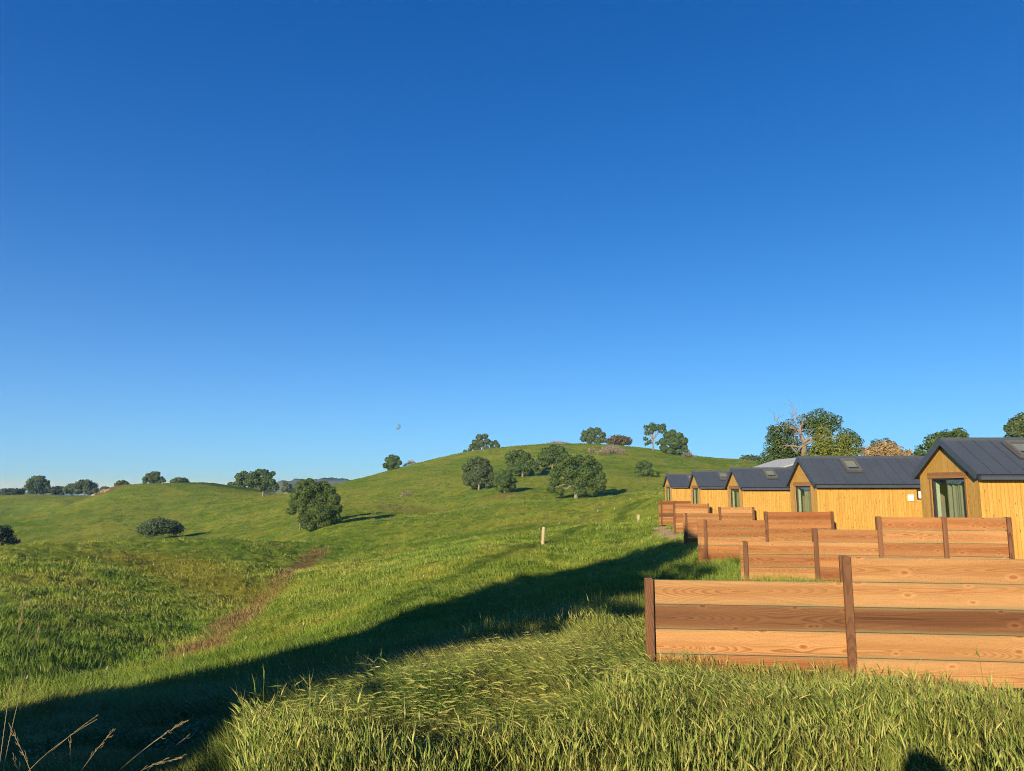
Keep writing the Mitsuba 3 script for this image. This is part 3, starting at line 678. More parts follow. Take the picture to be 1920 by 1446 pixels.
# white farm building behind the second cabin
wb = numbered('white_shed'); reg(wb, 'white shed with a pale grey gable roof, just showing between two cabin roofs', 'shed')
def shed():
    y = 62.0
    e = at_y(1436, 888, y); a = at_y(1530, 858, y)
    hw = a[0] - e[0]
    zb = gz1(a[0], y + 3) - .1
    g = Polygon([(-hw, zb), (hw, zb), (hw, e[2]), (0, a[2]), (-hw, e[2])])
    m = trimesh.creation.extrude_polygon(g, 9.0, engine='earcut')
    v = np.stack([m.vertices[:, 0] + a[0], y + m.vertices[:, 2], m.vertices[:, 1]], 1)
    part(wb, 'wall', (v, m.faces[:, ::-1]), 'mat_white')
    for s in (-1, 1):
        n2 = np.array([s * (a[2] - e[2]), hw]); n2 = n2 / np.linalg.norm(n2) * .14
        dx, dz = s * hw * 1.07, (e[2] - a[2]) * 1.07
        p2 = Polygon([(0, a[2] + .02), (dx, a[2] + dz + .02), (dx + n2[0], a[2] + dz + n2[1]), (0 + (0), a[2] + .16)])
        m = trimesh.creation.extrude_polygon(p2, 9.8, engine='earcut')
        v = np.stack([m.vertices[:, 0] + a[0] + s * .002, y - .4 + m.vertices[:, 2], m.vertices[:, 1]], 1)
        part(wb, 'roof_slope', (v, m.faces[:, ::-1]), 'mat_shed_roof')
scene['mat_shed_roof'] = dict(type='principled', base_color=flat((.30, .32, .33), .08), roughness=.5, specular=.4)
shed()

# ------------------------------------------------------------------ trees
def leafcol(a, b, c):
    def fn(p, n, uv):
        t = mikit.fbm(p.x * .9, p.y * .9, p.z * .9, 3)
        g = mikit.mix(a, b, mikit.smoothstep(.3, .7, t * .5 + uv.x * .5))
        return mikit.mix(g, c, mikit.smoothstep(.86, 1.0, uv.x) * .6)
    return proc(fn)
LEAF = {'oak': ((.030, .060, .014), (.068, .110, .024), (.11, .14, .04)), 'blue': ((.036, .062, .026), (.072, .105, .040), (.10, .13, .055)),
        'dark': ((.018, .032, .012), (.038, .055, .019), (.055, .07, .028)), 'brown': ((.065, .058, .022), (.115, .092, .034), (.14, .10, .045)),
        'yellow': ((.080, .105, .012), (.140, .160, .020), (.18, .19, .03)), 'tan': ((.20, .135, .068), (.31, .23, .12), (.39, .31, .19)), 'grey': ((.14, .12, .10), (.22, .19, .16), (.28, .25, .22))}
for k, c in LEAF.items(): scene[f'mat_leaf_{k}'] = dict(type='twosided', bsdf=dict(type='principled', base_color=leafcol(*c), roughness=.6, specular=.25))
def bark(p, n, uv): return mikit.mix((.10, .08, .06), (.26, .22, .17), mikit.fbm(p.x * 6, p.y * 6, p.z * 2.2, 3))
def bark_pale(p, n, uv): return mikit.mix((.13, .105, .085), (.31, .265, .22), mikit.fbm(p.x * 4, p.y * 4, p.z * 1.6, 3))
scene['mat_bark'] = dict(type='diffuse', reflectance=proc(bark))
scene['mat_bark_pale'] = dict(type='diffuse', reflectance=proc(bark_pale))
def tube(path, radii, k=7):
    path = np.array(path, float); vs, fs = [], []
    for i, p in enumerate(path):
        d = path[min(i + 1, len(path) - 1)] - path[max(i - 1, 0)]; d /= np.linalg.norm(d) + 1e-9
        s = np.cross(d, [.31, .2, .93] if abs(d[2]) < .9 else [1, .1, 0]); s /= np.linalg.norm(s); t = np.cross(d, s)
        for j in range(k):
            a = 2 * math.pi * j / k; vs.append(p + (s * math.cos(a) + t * math.sin(a)) * radii[i])
    for i in range(len(path) - 1):
        for j in range(k):
            a, b = i * k + j, i * k + (j + 1) % k; fs += [[a, b, b + k], [a, b + k, a + k]]
    vs.append(path[-1]); n = len(vs) - 1
    for j in range(k): fs.append([(len(path) - 1) * k + j, (len(path) - 1) * k + (j + 1) % k, n])
    return np.array(vs), np.array(fs)
def joinvf(l):
    o = 0; vs, fs = [], []
    for v, f in l: vs.append(v); fs.append(f + o); o += len(v)
    return np.vstack(vs), np.vstack(fs)
def limb(g, a, b, r0, r1, n=6, wig=.08):
    L = np.linalg.norm(b - a); P = []
    for i in range(n + 1):
        t = i / n; P.append(a + (b - a) * t + g.normal(0, wig * L * math.sin(math.pi * t) * .5, 3) + np.array([0, 0, .08 * L * math.sin(math.pi * t)]))
    return tube(P, np.linspace(r0, r1, n + 1), 6)
def foliage(g, lobes, size, count, shell=.5, flatd=0.0):
    """lobes: (centre, radii); leaf sprays on and inside the lobes"""
    vol = np.array([np.prod(l[1]) ** (2 / 3) for l in lobes]); pr = vol / vol.sum()
    ids = g.choice(len(lobes), count, p=pr)
    C = np.array([l[0] for l in lobes])[ids]; Rr = np.array([l[1] for l in lobes])[ids]
    d = g.normal(size=(count, 3)); d /= np.linalg.norm(d, axis=1, keepdims=True)
    lump = meshkit.fbm(d * 2.3 + ids[:, None] * 7.7, 2, 3)
    rad = (1 - shell * g.random(count) ** 2.0) * (.72 + .5 * lump)
    P = C + d * Rr * rad[:, None]
    nrm = d / Rr; nrm /= np.linalg.norm(nrm, axis=1, keepdims=True)
    nrm = nrm + g.normal(0, .42, (count, 3)) + [0, 0, .25]; nrm /= np.linalg.norm(nrm, axis=1, keepdims=True)
    s = np.cross(nrm, g.normal(size=(count, 3))); s /= np.linalg.norm(s, axis=1, keepdims=True); t = np.cross(nrm, s)
    sz = size * g.uniform(.55, 1.35, count)[:, None]
    a = P + s * sz; b = P + t * sz * .75; c = P - s * sz; e = P - t * sz * .75
    mid = nrm * sz * .22
    Vv = np.stack([a - mid, b + mid, c - mid, e + mid], 1).reshape(-1, 3)
    Ff = np.array([[0, 1, 3], [1, 2, 3]])[None] + (np.arange(count) * 4)[:, None, None]
    return Vv, Ff.reshape(-1, 3), np.stack([np.repeat(g.random(count), 4), np.zeros(count * 4)], 1)
def tree(label, px, pytop, wpx, r, kind='oak', shape='round', seed=1, pybase=None, name='oak_tree', cat='tree', group=None, trunk=True, lift=.16, count=None, lobes=None, lean=0.0, pale=False, dens=1.0):
    g = np.random.default_rng(seed)
    key = numbered(name); reg(key, label, cat, group)
    b = at_r(px, 900, r); bx_, by_ = b[0], b[1]
    z0 = gz1(bx_, by_) - .1
    m = r / F * math.hypot(*ray(px, 900)[:2])          # metres per photo pixel
    W = wpx * r / F * 1.0
    ztop = at_r(px, pytop, r)[2]
    H = max(ztop - z0, W * .35)
    L = []
    if lobes:
        for lx, ly, lr in lobes:
            c = at_r(px + lx, ly, r); rr_ = lr * r / F
            L.append((c + [0, g.uniform(-.5, .5) * rr_, 0], np.array([rr_, rr_ * 1.0, rr_ * .85])))
    else:
        n = {'round': 26, 'dome': 30, 'open': 22, 'bush': 18}[shape]
        W2 = W * 1.12
        zc0 = z0 + lift * H
        for i in range(n):
            a = 2.39996 * i + g.uniform(-.4, .4)
            q2 = math.sqrt((i + .5) / n)
            rr_ = W2 * g.uniform(.11, .19) * (.85 if shape == 'open' else 1.0)
            rad = q2 * (W2 * .5 - rr_ * .8)
            tophere = zc0 + (H - lift * H) * math.sqrt(max(.05, 1 - (q2 * (.88 if shape == 'dome' else .80)) ** 2)) - rr_ * .7
            lowhere = zc0 + rr_ * .5
            cz = tophere if (i % 3 or shape == 'open') else lowhere + (tophere - lowhere) * g.uniform(.0, .6)
            if shape == 'open': cz -= g.uniform(0, .22) * H
            L.append((np.array([bx_ + rad * math.cos(a) + lean * (cz - z0), by_ + rad * math.sin(a), cz]), np.array([rr_, rr_, rr_ * .8])))
        if shape != 'open':
            for i in range(11):
                a = i * 2 * math.pi / 11 + g.uniform(-.25, .25)
                rr_ = W2 * g.uniform(.13, .18)
                L.append((np.array([bx_ + (W2 * .5 - rr_) * math.cos(a), by_ + (W2 * .5 - rr_) * math.sin(a), zc0 + rr_ * .6 + g.uniform(0, .28) * H]), np.array([rr_, rr_, rr_ * .9])))
            L.append((np.array([bx_, by_, zc0 + (H - lift * H) * .45]), np.array([W2 * .34, W2 * .34, (H - lift * H) * .42])))
    size = max(.10, r * 1.5 / F)
    area = wpx * (H * F / r) / 3.5
    n = count or int(min(16000, max(2000, area * 9.5 * dens)))
    v, f, u = foliage(g, L, size, n)
    lowest = gz(v[:, 0], v[:, 1]); v[:, 2] = np.maximum(v[:, 2], lowest + .05)
    k = numbered(f'{key}__crown'); scene[k] = mikit.ply((v, f), f'mat_leaf_{kind}', smooth=False, uv=u)
    if trunk:
        base = np.array([bx_, by_, z0]); fork = np.array([bx_ + lean * H * .3, by_, z0 + H * (.30 if shape != 'open' else .38)])
        tr = W * .027
        ls = [limb(g, base, fork, tr * 1.35, tr * .85, 5, .03)]
        for c, rd in L[:: max(1, len(L) // 7)]: ls.append(limb(g, fork, np.array(c), tr * .6, tr * .16, 5, .1))
        part(key, 'trunk', joinvf(ls), 'mat_bark_pale' if pale else 'mat_bark', smooth=True)
    return key
GH = 'oaks scattered over the hills'
tree('dense dark round oak beside the swale, casting a shadow to its right', 597, 900, 92, 118, 'oak', 'dome', 3, lift=.02, dens=1.3, lobes=[(-20, 922, 13), (-5, 913, 12), (9, 911, 11), (21, 921, 12), (31, 936, 12), (34, 953, 12), (30, 969, 11), (17, 980, 11), (0, 986, 11), (-14, 986, 11), (12, 986, 10), (-24, 984, 9), (-26, 972, 12), (-29, 954, 12), (-26, 937, 12), (0, 935, 20), (8, 960, 22), (-8, 956, 20)])
tree('small oak with a bare trunk at the left side of the dense round oak', 566, 899, 46, 122, 'oak', 'open', 4, lift=.3, lobes=[(-14, 930, 9), (-6, 921, 9), (-16, 945, 10), (-18, 958, 8), (-4, 942, 10), (4, 906, 8), (14, 903, 7), (-5, 910, 7), (-24, 960, 5), (8, 915, 8)])
tree('low rounded bush in the dip below the left hill', 306, 969, 66, 150, 'blue', 'bush', 5, name='bush', cat='bush', trunk=False)
tree('dark tree cut off by the left edge of the picture', -12, 976, 74, 128, 'dark', 'dome', 6, lift=.02)
tree('large spreading oak with a pale trunk, lowest of the cluster on the main hill', 1080, 852, 112, 140, 'oak', 'round', 7, lift=.1, pale=True, dens=1.25, lobes=[(-46, 917, 9), (-40, 904, 11), (-37, 888, 12), (-29, 873, 12), (-14, 863, 12), (6, 861, 11), (24, 864, 12), (38, 876, 12), (44, 892, 12), (44, 911, 12), (30, 921, 11), (9, 921, 12), (-30, 922, 9), (-12, 885, 17), (18, 886, 19), (5, 905, 17), (28, 902, 15), (-20, 905, 10), (52, 902, 6)])
tree('brownish green oak, leftmost of the cluster on the main hill', 898, 857, 62, 162, 'blue', 'dome', 8, lift=.05, pale=True, lobes=[(-24, 878, 9), (-14, 867, 10), (0, 863, 9), (10, 868, 10), (16, 880, 11), (22, 893, 10), (24, 903, 8), (-24, 893, 9), (-22, 905, 8), (-10, 908, 8), (16, 909, 7), (0, 885, 18), (-8, 892, 14), (6, 900, 12)])
tree('small round oak with a dark shadow, between the leftmost oak and the large one', 946, 881, 44, 152, 'oak', 'bush', 9, lift=.02, lobes=[(-14, 893, 8), (-4, 887, 8), (7, 890, 8), (14, 900, 8), (14, 911, 8), (4, 917, 8), (-8, 915, 8), (-16, 905, 8), (0, 902, 13)])
tree('oak in the middle of the cluster, above the small round one', 980, 846, 66, 186, 'oak', 'dome', 10, lift=.08, lobes=[(-26, 856, 8), (-18, 851, 8), (-4, 850, 8), (6, 856, 9), (14, 866, 9), (22, 876, 9), (28, 884, 7), (-22, 868, 10), (-12, 880, 10), (4, 884, 9), (-4, 866, 14), (8, 876, 12), (-24, 880, 7)])
tree('uppermost oak of the cluster, just above the large spreading one', 1036, 836, 60, 198, 'oak', 'dome', 11, lift=.1, lobes=[(-20, 856, 8), (-12, 846, 9), (2, 841, 9), (14, 844, 9), (22, 853, 8), (-24, 866, 8), (-4, 856, 14), (12, 860, 12), (-14, 868, 10), (26, 864, 6)])
tree('lone dark bushy oak on the slope above the farthest cabin', 1211, 863, 46, 190, 'oak', 'bush', 12, lift=.02, lobes=[(-12, 872, 7), (-2, 869, 7), (6, 872, 6), (-16, 882, 7), (-12, 890, 7), (0, 884, 10), (10, 886, 7), (18, 889, 5), (6, 893, 6), (22, 892, 3)])
tree('lone round tree on the left shoulder of the main hill', 736, 852, 35, 243, 'oak', 'dome', 13, lift=.06, lobes=[(-9, 862, 6), (-2, 857, 6), (7, 859, 6), (12, 868, 6), (8, 877, 6), (-4, 879, 7), (-13, 873, 6), (-1, 868, 9)])
tree('open crowned oak on the skyline left of the hilltop', 905, 814, 54, 266, 'blue', 'open', 14, lift=.12, lobes=[(-6, 820, 7), (4, 818, 6), (-14, 830, 7), (-20, 838, 6), (-4, 832, 8), (8, 828, 7), (16, 832, 6), (24, 830, 5), (28, 836, 5), (-24, 844, 4), (-33, 847, 4), (-10, 842, 7), (6, 840, 6), (18, 840, 5)])
tree('round oak on the crest of the main hill, beside a brown tree', 1112, 801, 46, 268, 'blue', 'round', 15, lift=.12, lobes=[(-14, 813, 8), (-4, 807, 7), (8, 808, 8), (17, 816, 7), (18, 825, 7), (-18, 823, 7), (-6, 824, 9), (8, 826, 8), (-1, 815, 9)])
tree('low brown leaved tree on the crest of the main hill', 1162, 815, 46, 268, 'brown', 'bush', 16, lift=.05)
tree('tall open oak with a visible trunk on the hilltop', 1226, 792, 42, 246, 'oak', 'open', 17, lift=.3, pale=True, lobes=[(-14, 802, 6), (-4, 798, 7), (8, 801, 7), (17, 799, 6), (-13, 812, 6), (-16, 823, 5), (-5, 809, 6), (14, 808, 6), (20, 806, 4), (-9, 829, 5), (6, 831, 4), (-14, 833, 4), (0, 804, 6)], count=1500)
tree('bushy oak right in front of the tall open oak on the hilltop', 1261, 806, 54, 238, 'oak', 'dome', 18, lift=.05, lobes=[(-10, 816, 8), (0, 812, 8), (12, 818, 8), (20, 826, 8), (22, 838, 8), (12, 846, 8), (-4, 846, 9), (-16, 840, 8), (-18, 828, 8), (2, 830, 14), (26, 846, 5)])
tree('oak peeping over the right shoulder of the main hill', 1408, 852, 34, 275, 'blue', 'bush', 19)
tree('round topped oak standing alone on the far left ridge', 71, 894, 42, 368, 'blue', 'round', 20, lift=.1, lobes=[(-12, 904, 7), (-4, 899, 7), (6, 899, 7), (14, 905, 6), (17, 914, 6), (-15, 914, 7), (-8, 921, 6), (4, 918, 8), (14, 921, 5), (0, 910, 9)])
tree('small dark tree between two bigger trees on the far left ridge', 110, 911, 26, 365, 'dark', 'round', 21, lift=.1)
tree('broad oak with a grey crown on the far left ridge', 160, 902, 44, 350, 'blue', 'dome', 22, lift=.05, lobes=[(-12, 910, 7), (-4, 906, 7), (6, 906, 7), (14, 912, 7), (18, 920, 6), (-14, 920, 7), (0, 916, 9), (8, 922, 7)])
tree('oak left of the broad grey one on the far left ridge', 137, 906, 26, 358, 'blue', 'dome', 23)
tree('flat topped oak on the summit of the left hill', 287, 886, 42, 292, 'blue', 'open', 24, lift=.15, lobes=[(-14, 898, 5), (-8, 892, 5), (0, 889, 5), (8, 889, 5), (-4, 898, 6), (6, 897, 6), (14, 897, 4), (20, 901, 4), (-16, 904, 4), (10, 904, 4), (-2, 904, 5)])
tree('small oak right of the flat topped oak on the left hill', 337, 895, 28, 292, 'blue', 'round', 25, lift=.12)
tree('small leaning oak on the left flank of the left hill', 229, 900, 24, 286, 'blue', 'open', 26, lift=.2)
tree('tiny bush on the flank of the left hill', 198, 912, 16, 284, 'blue', 'bush', 27, name='bush', cat='bush', trunk=False)
tree('low dark bush at the left edge of the far ridge', 26, 922, 30, 380, 'dark', 'bush', 28, name='bush', cat='bush', trunk=False)
tree('tallest oak of the grove on the saddle right of the left hill', 490, 881, 50, 262, 'oak', 'round', 29, lift=.08, dens=1.2, lobes=[(-14, 892, 9), (-4, 886, 8), (6, 887, 8), (15, 892, 7), (22, 888, 5), (-20, 904, 9), (-8, 902, 11), (8, 902, 11), (20, 904, 8), (26, 914, 8), (14, 916, 8), (-2, 916, 9), (-16, 915, 8)])
tree('left oak of the grove on the saddle, in front of the skyline', 458, 884, 34, 268, 'oak', 'round', 30, lift=.1, lobes=[(-8, 894, 8), (0, 889, 7), (9, 893, 7), (-10, 905, 7), (4, 903, 9), (12, 908, 7), (-4, 914, 7)])
tree('thin grey half bare tree right of the grove on the saddle', 538, 903, 22, 300, 'blue', 'open', 31, lift=.25, count=700, lobes=[(-4, 908, 5), (4, 912, 6), (-6, 918, 5), (2, 922, 6), (8, 920, 4), (-1, 914, 4)])
tree('low tree at the left foot of the grove on the saddle', 436, 905, 14, 275, 'blue', 'bush', 32, name='bush', cat='bush', trunk=False)

# big half-dead oak behind the cabins, with bare pale limbs
def bare_oak():
    r = 86.0
    key = tree('large oak with bare pale limbs on its left, behind the second cabin', 1500, 775, 150, r, 'oak', seed=40, trunk=False,
               lobes=[(-50, 806, 11), (-12, 808, 10), (-34, 832, 13), (-24, 812, 9), (-46, 822, 17), (-30, 845, 22), (-14, 828, 14), (-40, 838, 26), (-52, 858, 22), (-28, 860, 28), (-5, 850, 22), (-38, 812, 20), (-22, 800, 16), (10, 790, 17), (30, 783, 18), (48, 786, 17), (22, 803, 20), (45, 806, 18), (70, 788, 11), (62, 800, 12), (85, 815, 14), (98, 822, 12), (85, 832, 14), (110, 828, 9), (-62, 872, 18), (0, 870, 30), (40, 850, 25), (60, 870, 26)], count=17000)
    g = np.random.default_rng(5)
    Q = lambda x, y, d=0: at_r(x, y, r + d)
    b = at_r(1506, 900, r); b[2] = gz1(b[0], b[1]) - .2
    f1 = Q(1508, 835, -2); f2 = Q(1500, 810, -2.2)
    ls = [limb(g, b, f1, .42, .28, 6, .03), limb(g, f1, f2, .26, .17, 4, .04)]
    for a, e, r0 in ((f2, Q(1480, 798, -3), .22), (Q(1490, 803, -2.7), Q(1468, 806, -3.2), .12), (f2, Q(1510, 783, -2.5), .22), (Q(1506, 796, -2.4), Q(1497, 780, -2.6), .10), (f1, Q(1497, 815, -3.2), .2), (f1, Q(1525, 806, -1.5), .22),
                     (f2, Q(1530, 800, 0), .2), (Q(1493, 848, -3), Q(1470, 830, -4), .14), (f1, Q(1493, 850, -3), .2), (Q(1480, 836, -3.8), Q(1462, 838, -4), .08), (f1, Q(1585, 820, 1), .25), (f1, Q(1560, 792, 1), .2), (f1, Q(1450, 860, 0), .2)):
        ls.append(limb(g, a, e, r0 * .75, r0 * .16, 6, .14))
    for i in range(16):
        a = Q(g.uniform(1455, 1500), g.uniform(785, 830), -3.2); e = a + g.normal(0, .9, 3) + [0, 0, .5]
        ls.append(limb(g, a, e, .045, .015, 3, .2))
    for i in range(10):
        a = Q(g.uniform(1485, 1500), g.uniform(772, 790), -2.5); ls.append(limb(g, a, a + g.normal(0, .7, 3) + [0, 0, .5], .03, .012, 3, .2))
    part(key, 'trunk', joinvf(ls), 'mat_bark_pale', smooth=True)
bare_oak()
tree('yellow green conical tree right of the bare limbed oak, behind the second cabin', 1560, 796, 90, 78, 'yellow', seed=41, trunk=True,
     lobes=[(-14, 806, 12), (-14, 820, 19), (-18, 838, 24), (-20, 860, 28), (22, 822, 13), (22, 838, 22), (24, 860, 28), (0, 850, 30), (44, 855, 18), (0, 880, 30)], count=6500, name='conical_tree')
tree('tan dry shrub with pale twigs above the roof of the second cabin', 1665, 829, 90, 70, 'tan', seed=42, trunk=False,
     lobes=[(-30, 850, 15), (-14, 842, 16), (2, 838, 14), (14, 846, 14), (-24, 862, 16), (0, 860, 20), (24, 856, 12), (38, 850, 8), (44, 860, 9)], count=3000, name='shrub', cat='shrub')
tree('green treetop just above the tan dry shrub', 1653, 822, 34, 95, 'blue', seed=43, lobes=[(-8, 832, 10), (4, 830, 10), (14, 838, 12), (0, 850, 20)], count=1500)
tree('dark oak rising behind the left gable of the nearest cabin', 1770, 808, 80, 70, 'oak', seed=44, lobes=[(-25, 828, 14), (-12, 822, 12), (-36, 850, 18), (8, 817, 12), (24, 814, 12), (36, 818, 10), (-42, 868, 18), (0, 838, 25), (30, 835, 22)], count=5000)
tree('grey green treetop cut off by the right edge of the picture', 1915, 782, 60, 64, 'blue', seed=45, lobes=[(-22, 802, 8), (-10, 794, 12), (8, 788, 14), (-4, 808, 16), (14, 806, 20), (-2, 830, 22)], count=2800)
tree('thin dead shrub with pale twigs beside the bare oak', 1620, 838, 40, 90, 'grey', seed=46, lobes=[(-8, 842, 10), (8, 850, 12)], count=500, name='shrub', cat='shrub', trunk=False)

# grey leafless shrubs and brush
def brush(label, px, py, wpx, hpx, r, seed, name='shrub', n=420, mat='mat_twig'):
    g = np.random.default_rng(seed); key = numbered(name); reg(key, label, name.replace('_', ' '))
    c = at_r(px, py, r); W, H = wpx * r / F, hpx * r / F
    ls = []
    for i in range(n):
        x, y = c[0] + g.uniform(-.5, .5) * W, c[1] + g.uniform(-.35, .35) * W
        z = gz1(x, y); env = max(.25, 1 - (2 * (x - c[0]) / W) ** 2)
        d = g.normal(0, .45, 3) + [0, 0, 1]; d /= np.linalg.norm(d)
        a = np.array([x, y, z + g.uniform(0, .45) * H * env]); L = H * env * g.uniform(.4, .8)
        ls.append(tube([a, a + d * L * .5, a + d * L + g.normal(0, .1 * H, 3)], [.045 * r / 200, .04 * r / 200, .012 * r / 200], 3))
    v, f = joinvf(ls)
    scene[numbered(f'{key}__twigs')] = mikit.ply((v, f), mat, smooth=True)
def twig(p, n, uv): return mikit.mix((.15, .115, .095), (.32, .27, .23), mikit.noise(p.x * 3, p.y * 3, p.z * 3))
scene['mat_twig'] = dict(type='diffuse', reflectance=proc(twig))
brush('wide grey leafless shrub below the brown tree on the main hill', 1147, 854, 56, 17, 232, 1)
brush('small grey leafless shrub left of the wide grey one', 1110, 848, 15, 9, 236, 2, n=120)
brush('low tangle of brown brush on the summit skyline of the main hill', 1044, 832, 52, 6, 264, 3, n=300)
brush('grey twiggy shrub right of the lone round tree on the hill shoulder', 768, 869, 24, 10, 250, 4, n=160)
brush('dark twiggy shrub at the right foot of the bushy hilltop oak', 1290, 850, 26, 12, 238, 5, n=160)
brush('pale twiggy shrub left of the middle oak of the cluster', 945, 876, 12, 13, 188, 6, n=80)
brush('heap of dead grey branches on the lower slope of the main hill', 762, 930, 24, 9, 165, 7, 'brush_pile', n=150)
def rockpile():
    key = numbered('rock_pile'); reg(key, 'patch of bare rocks and red earth on the left hill', 'rocks')
    g = np.random.default_rng(3); c = at_r(186, 942, 259)
    for i in range(9):
        m = trimesh.creation.icosphere(1, 1); v = m.vertices * g.uniform(.4, .95, 3) + meshkit.fbm(m.vertices * 1.7 + i * 5, 2, i)[:, None] * .4
        x, y = c[0] + g.normal(0, 2.2), c[1] + g.normal(0, 1.6)
        part(key, 'rock', (v * .62 + [x, y, gz1(x, y)], m.faces), 'mat_rock')
def rock(p, n, uv): return mikit.mix((.20, .15, .12), (.42, .36, .32), mikit.fbm(p.x * 2, p.y * 2, p.z * 2, 3))
scene['mat_rock'] = dict(type='diffuse', reflectance=proc(rock))
rockpile()
def boulders():
    for lab, px, py, r, s in (('pale boulder by the grey half bare tree on the saddle', 537, 930, 252, .55),):
        key = numbered('boulder'); reg(key, lab, 'boulder')
        m = trimesh.creation.icosphere(2, 1); v = m.vertices * [1.3, 1, .8] * (.8 + .5 * meshkit.fbm(m.vertices * 1.9, 3, 4))[:, None] * s
        c = at_r(px, py, r); scene[key] = mikit.ply((v + [c[0], c[1], gz1(c[0], c[1]) + .2], m.faces), 'mat_rock', smooth=True)
boulders()

# ------------------------------------------------------------------ posts
def post(label, px, pyb, pyt, r, wpx):
    key = numbered('wooden_post'); reg(key, label, 'post', 'weathered wooden posts')
    b = at_r(px, pyb, r); zb = gz1(b[0], b[1]) - .3; zt_ = at_r(px, pyt, r)[2]; rad = wpx * r / F / 2
    n = 12; P = [[b[0] + .01 * i * (zt_ - zb), b[1], zb + (zt_ - zb) * i / 6] for i in range(7)]
    v, f = tube(P, [rad * (1.05 - .012 * i) for i in range(7)], n)
    ang = np.arctan2(v[:, 1] - b[1], v[:, 0] - b[0])
    part(key, 'shaft', (v, f), 'mat_old_post', smooth=True, uv=np.stack([v[:, 2], ang * rad], 1))
post('weathered wooden post in the grass, the left one with a dark shadow', 1017.5, 1023, 988, 53, 6.2)
post('weathered wooden post near the fences, the right one', 1196.5, 990, 965, 72, 5.6)
ORD = 'nearest second third fourth fifth sixth seventh eighth ninth tenth eleventh twelfth thirteenth fourteenth fifteenth sixteenth seventeenth eighteenth farthest'.split()
def epost(px, pyt, r):
    key = numbered('electric_fence_post'); reg(key, ORD[COUNT['electric_fence_post'] - 1] + ' thin white tipped fence post, counting up the slope from the lower left', 'post', 'thin electric fence posts running down the slope')
    b = at_r(px, pyt, r); zb = gz1(b[0], b[1])
    h = max(.6, b[2] - zb); g = random.Random(int(px)); lx = g.uniform(-.03, .03)
    rad = max(.005, .00016 * r)
    v, f = tube([[b[0], b[1], zb - .1], [b[0] + lx * .5, b[1], zb + h * .5], [b[0] + lx, b[1], zb + h * .86]], [rad * .8] * 3, 6)
    part(key, 'rod', (v, f), 'mat_dark_metal', smooth=True)
    v, f = tube([[b[0] + lx, b[1], zb + h * .86], [b[0] + lx * 1.1, b[1], zb + h]], [rad * 1.3, rad * 1.0], 6)
    part(key, 'tip', (v, f), 'mat_white', smooth=True)
for a in ((48, 1301, 22), (201, 1280, 21), (344, 1243, 22.5), (459, 1208, 24.5), (569, 1178, 26), (648, 1151, 28), (730, 1121, 31), (794, 1093, 35), (859, 1068, 40), (918, 1041, 44), (965, 1018, 49), (1011, 990, 55), (1049, 984, 61), (1085, 970, 66), (1121, 955, 72), (1152, 952, 77), (1182, 934, 82), (1209, 929, 86), (1235, 921, 90)):
    epost(*a)
def gate():
    key = numbered('field_gate'); reg(key, 'small grey metal field gate on the slope below the saddle grove', 'gate')
    a, b = at_r(492, 948, 222), at_r(514, 942, 226)
    za, zb_ = gz1(a[0], a[1]), gz1(b[0], b[1])
    a[2], b[2] = za, zb_
    up = np.array([0, 0, 1.0])
    for h in (.3, .6, .9, 1.2): part(key, 'bar', tube([a + up * h, b + up * h], [.07, .07], 6), 'mat_gate', smooth=True)
    for p in (a, b): part(key, 'gate_post', tube([p - up * .2, p + up * 1.5], [.11, .11], 8), 'mat_gate', smooth=True)
scene['mat_gate'] = dict(type='principled', base_color=flat((.34, .34, .33)), roughness=.5, metallic=.4)
gate()

# ------------------------------------------------------------------ dry stalks at the lower left
STALK = ['straight tall pale stalk standing at the very left edge of the picture', 'tall pale stalk leaning right, next to the one at the left edge', 'long bare headless stalk slanting to the right at the lower left corner',
         'shorter bare headless stalk slanting right, beside the long one at the lower left corner', 'dry stalk leaning left with a fluffy head, at the lower left', 'dry stalk slanting right behind the left leaning one at the lower left',
         'short dry stalk leaning left near the bottom left corner', 'nearly upright dry stalk with a thin head at the bottom left', 'longest of the dry stalks slanting right across the shaded grass', 'farther dry stalk slanting right beside the longest one in the shade',
         'lower dry stalk slanting right, under the longest one in the shade', 'arched dry stalk bowing to the right in the shaded grass', 'rightmost dry stalk of the slanting clump in the shaded grass', 'lone thin dry stalk poking from the shade further right']
def stalk(px, py, r, dx, h, bend, seed, head=True):
    g = np.random.default_rng(seed)
    key = numbered('dry_stalk'); reg(key, STALK[seed], 'grass stalk', 'dry grass stalks at the lower left')
    b = at_r(px, py, r); z0 = gz1(b[0], b[1])
    P = [[b[0] + dx * t + bend * t * t, b[1] + .1 * t * bend, z0 + h * t * (1 - .12 * t * abs(dx + bend))] for t in np.linspace(0, 1, 9)]
    part(key, 'stem', tube(P, np.linspace(.0022, .0012, 9), 5), 'mat_straw', smooth=True)
    if head:
        e, d = np.array(P[-1]), np.array(P[-1]) - np.array(P[-3]); d /= np.linalg.norm(d)
        ls = []
        for i in range(14):
            a = e - d * .012 * i; o = g.normal(0, 1, 3) * .006
            ls.append(tube([a, a + d * .012 + o, a + d * .026 + o * 1.2], [.0009, .0019, .0005], 4))
        part(key, 'seed_head', joinvf(ls), 'mat_straw', smooth=True)
scene['mat_straw'] = dict(type='diffuse', reflectance=flat((.27, .215, .125), .2, 40))
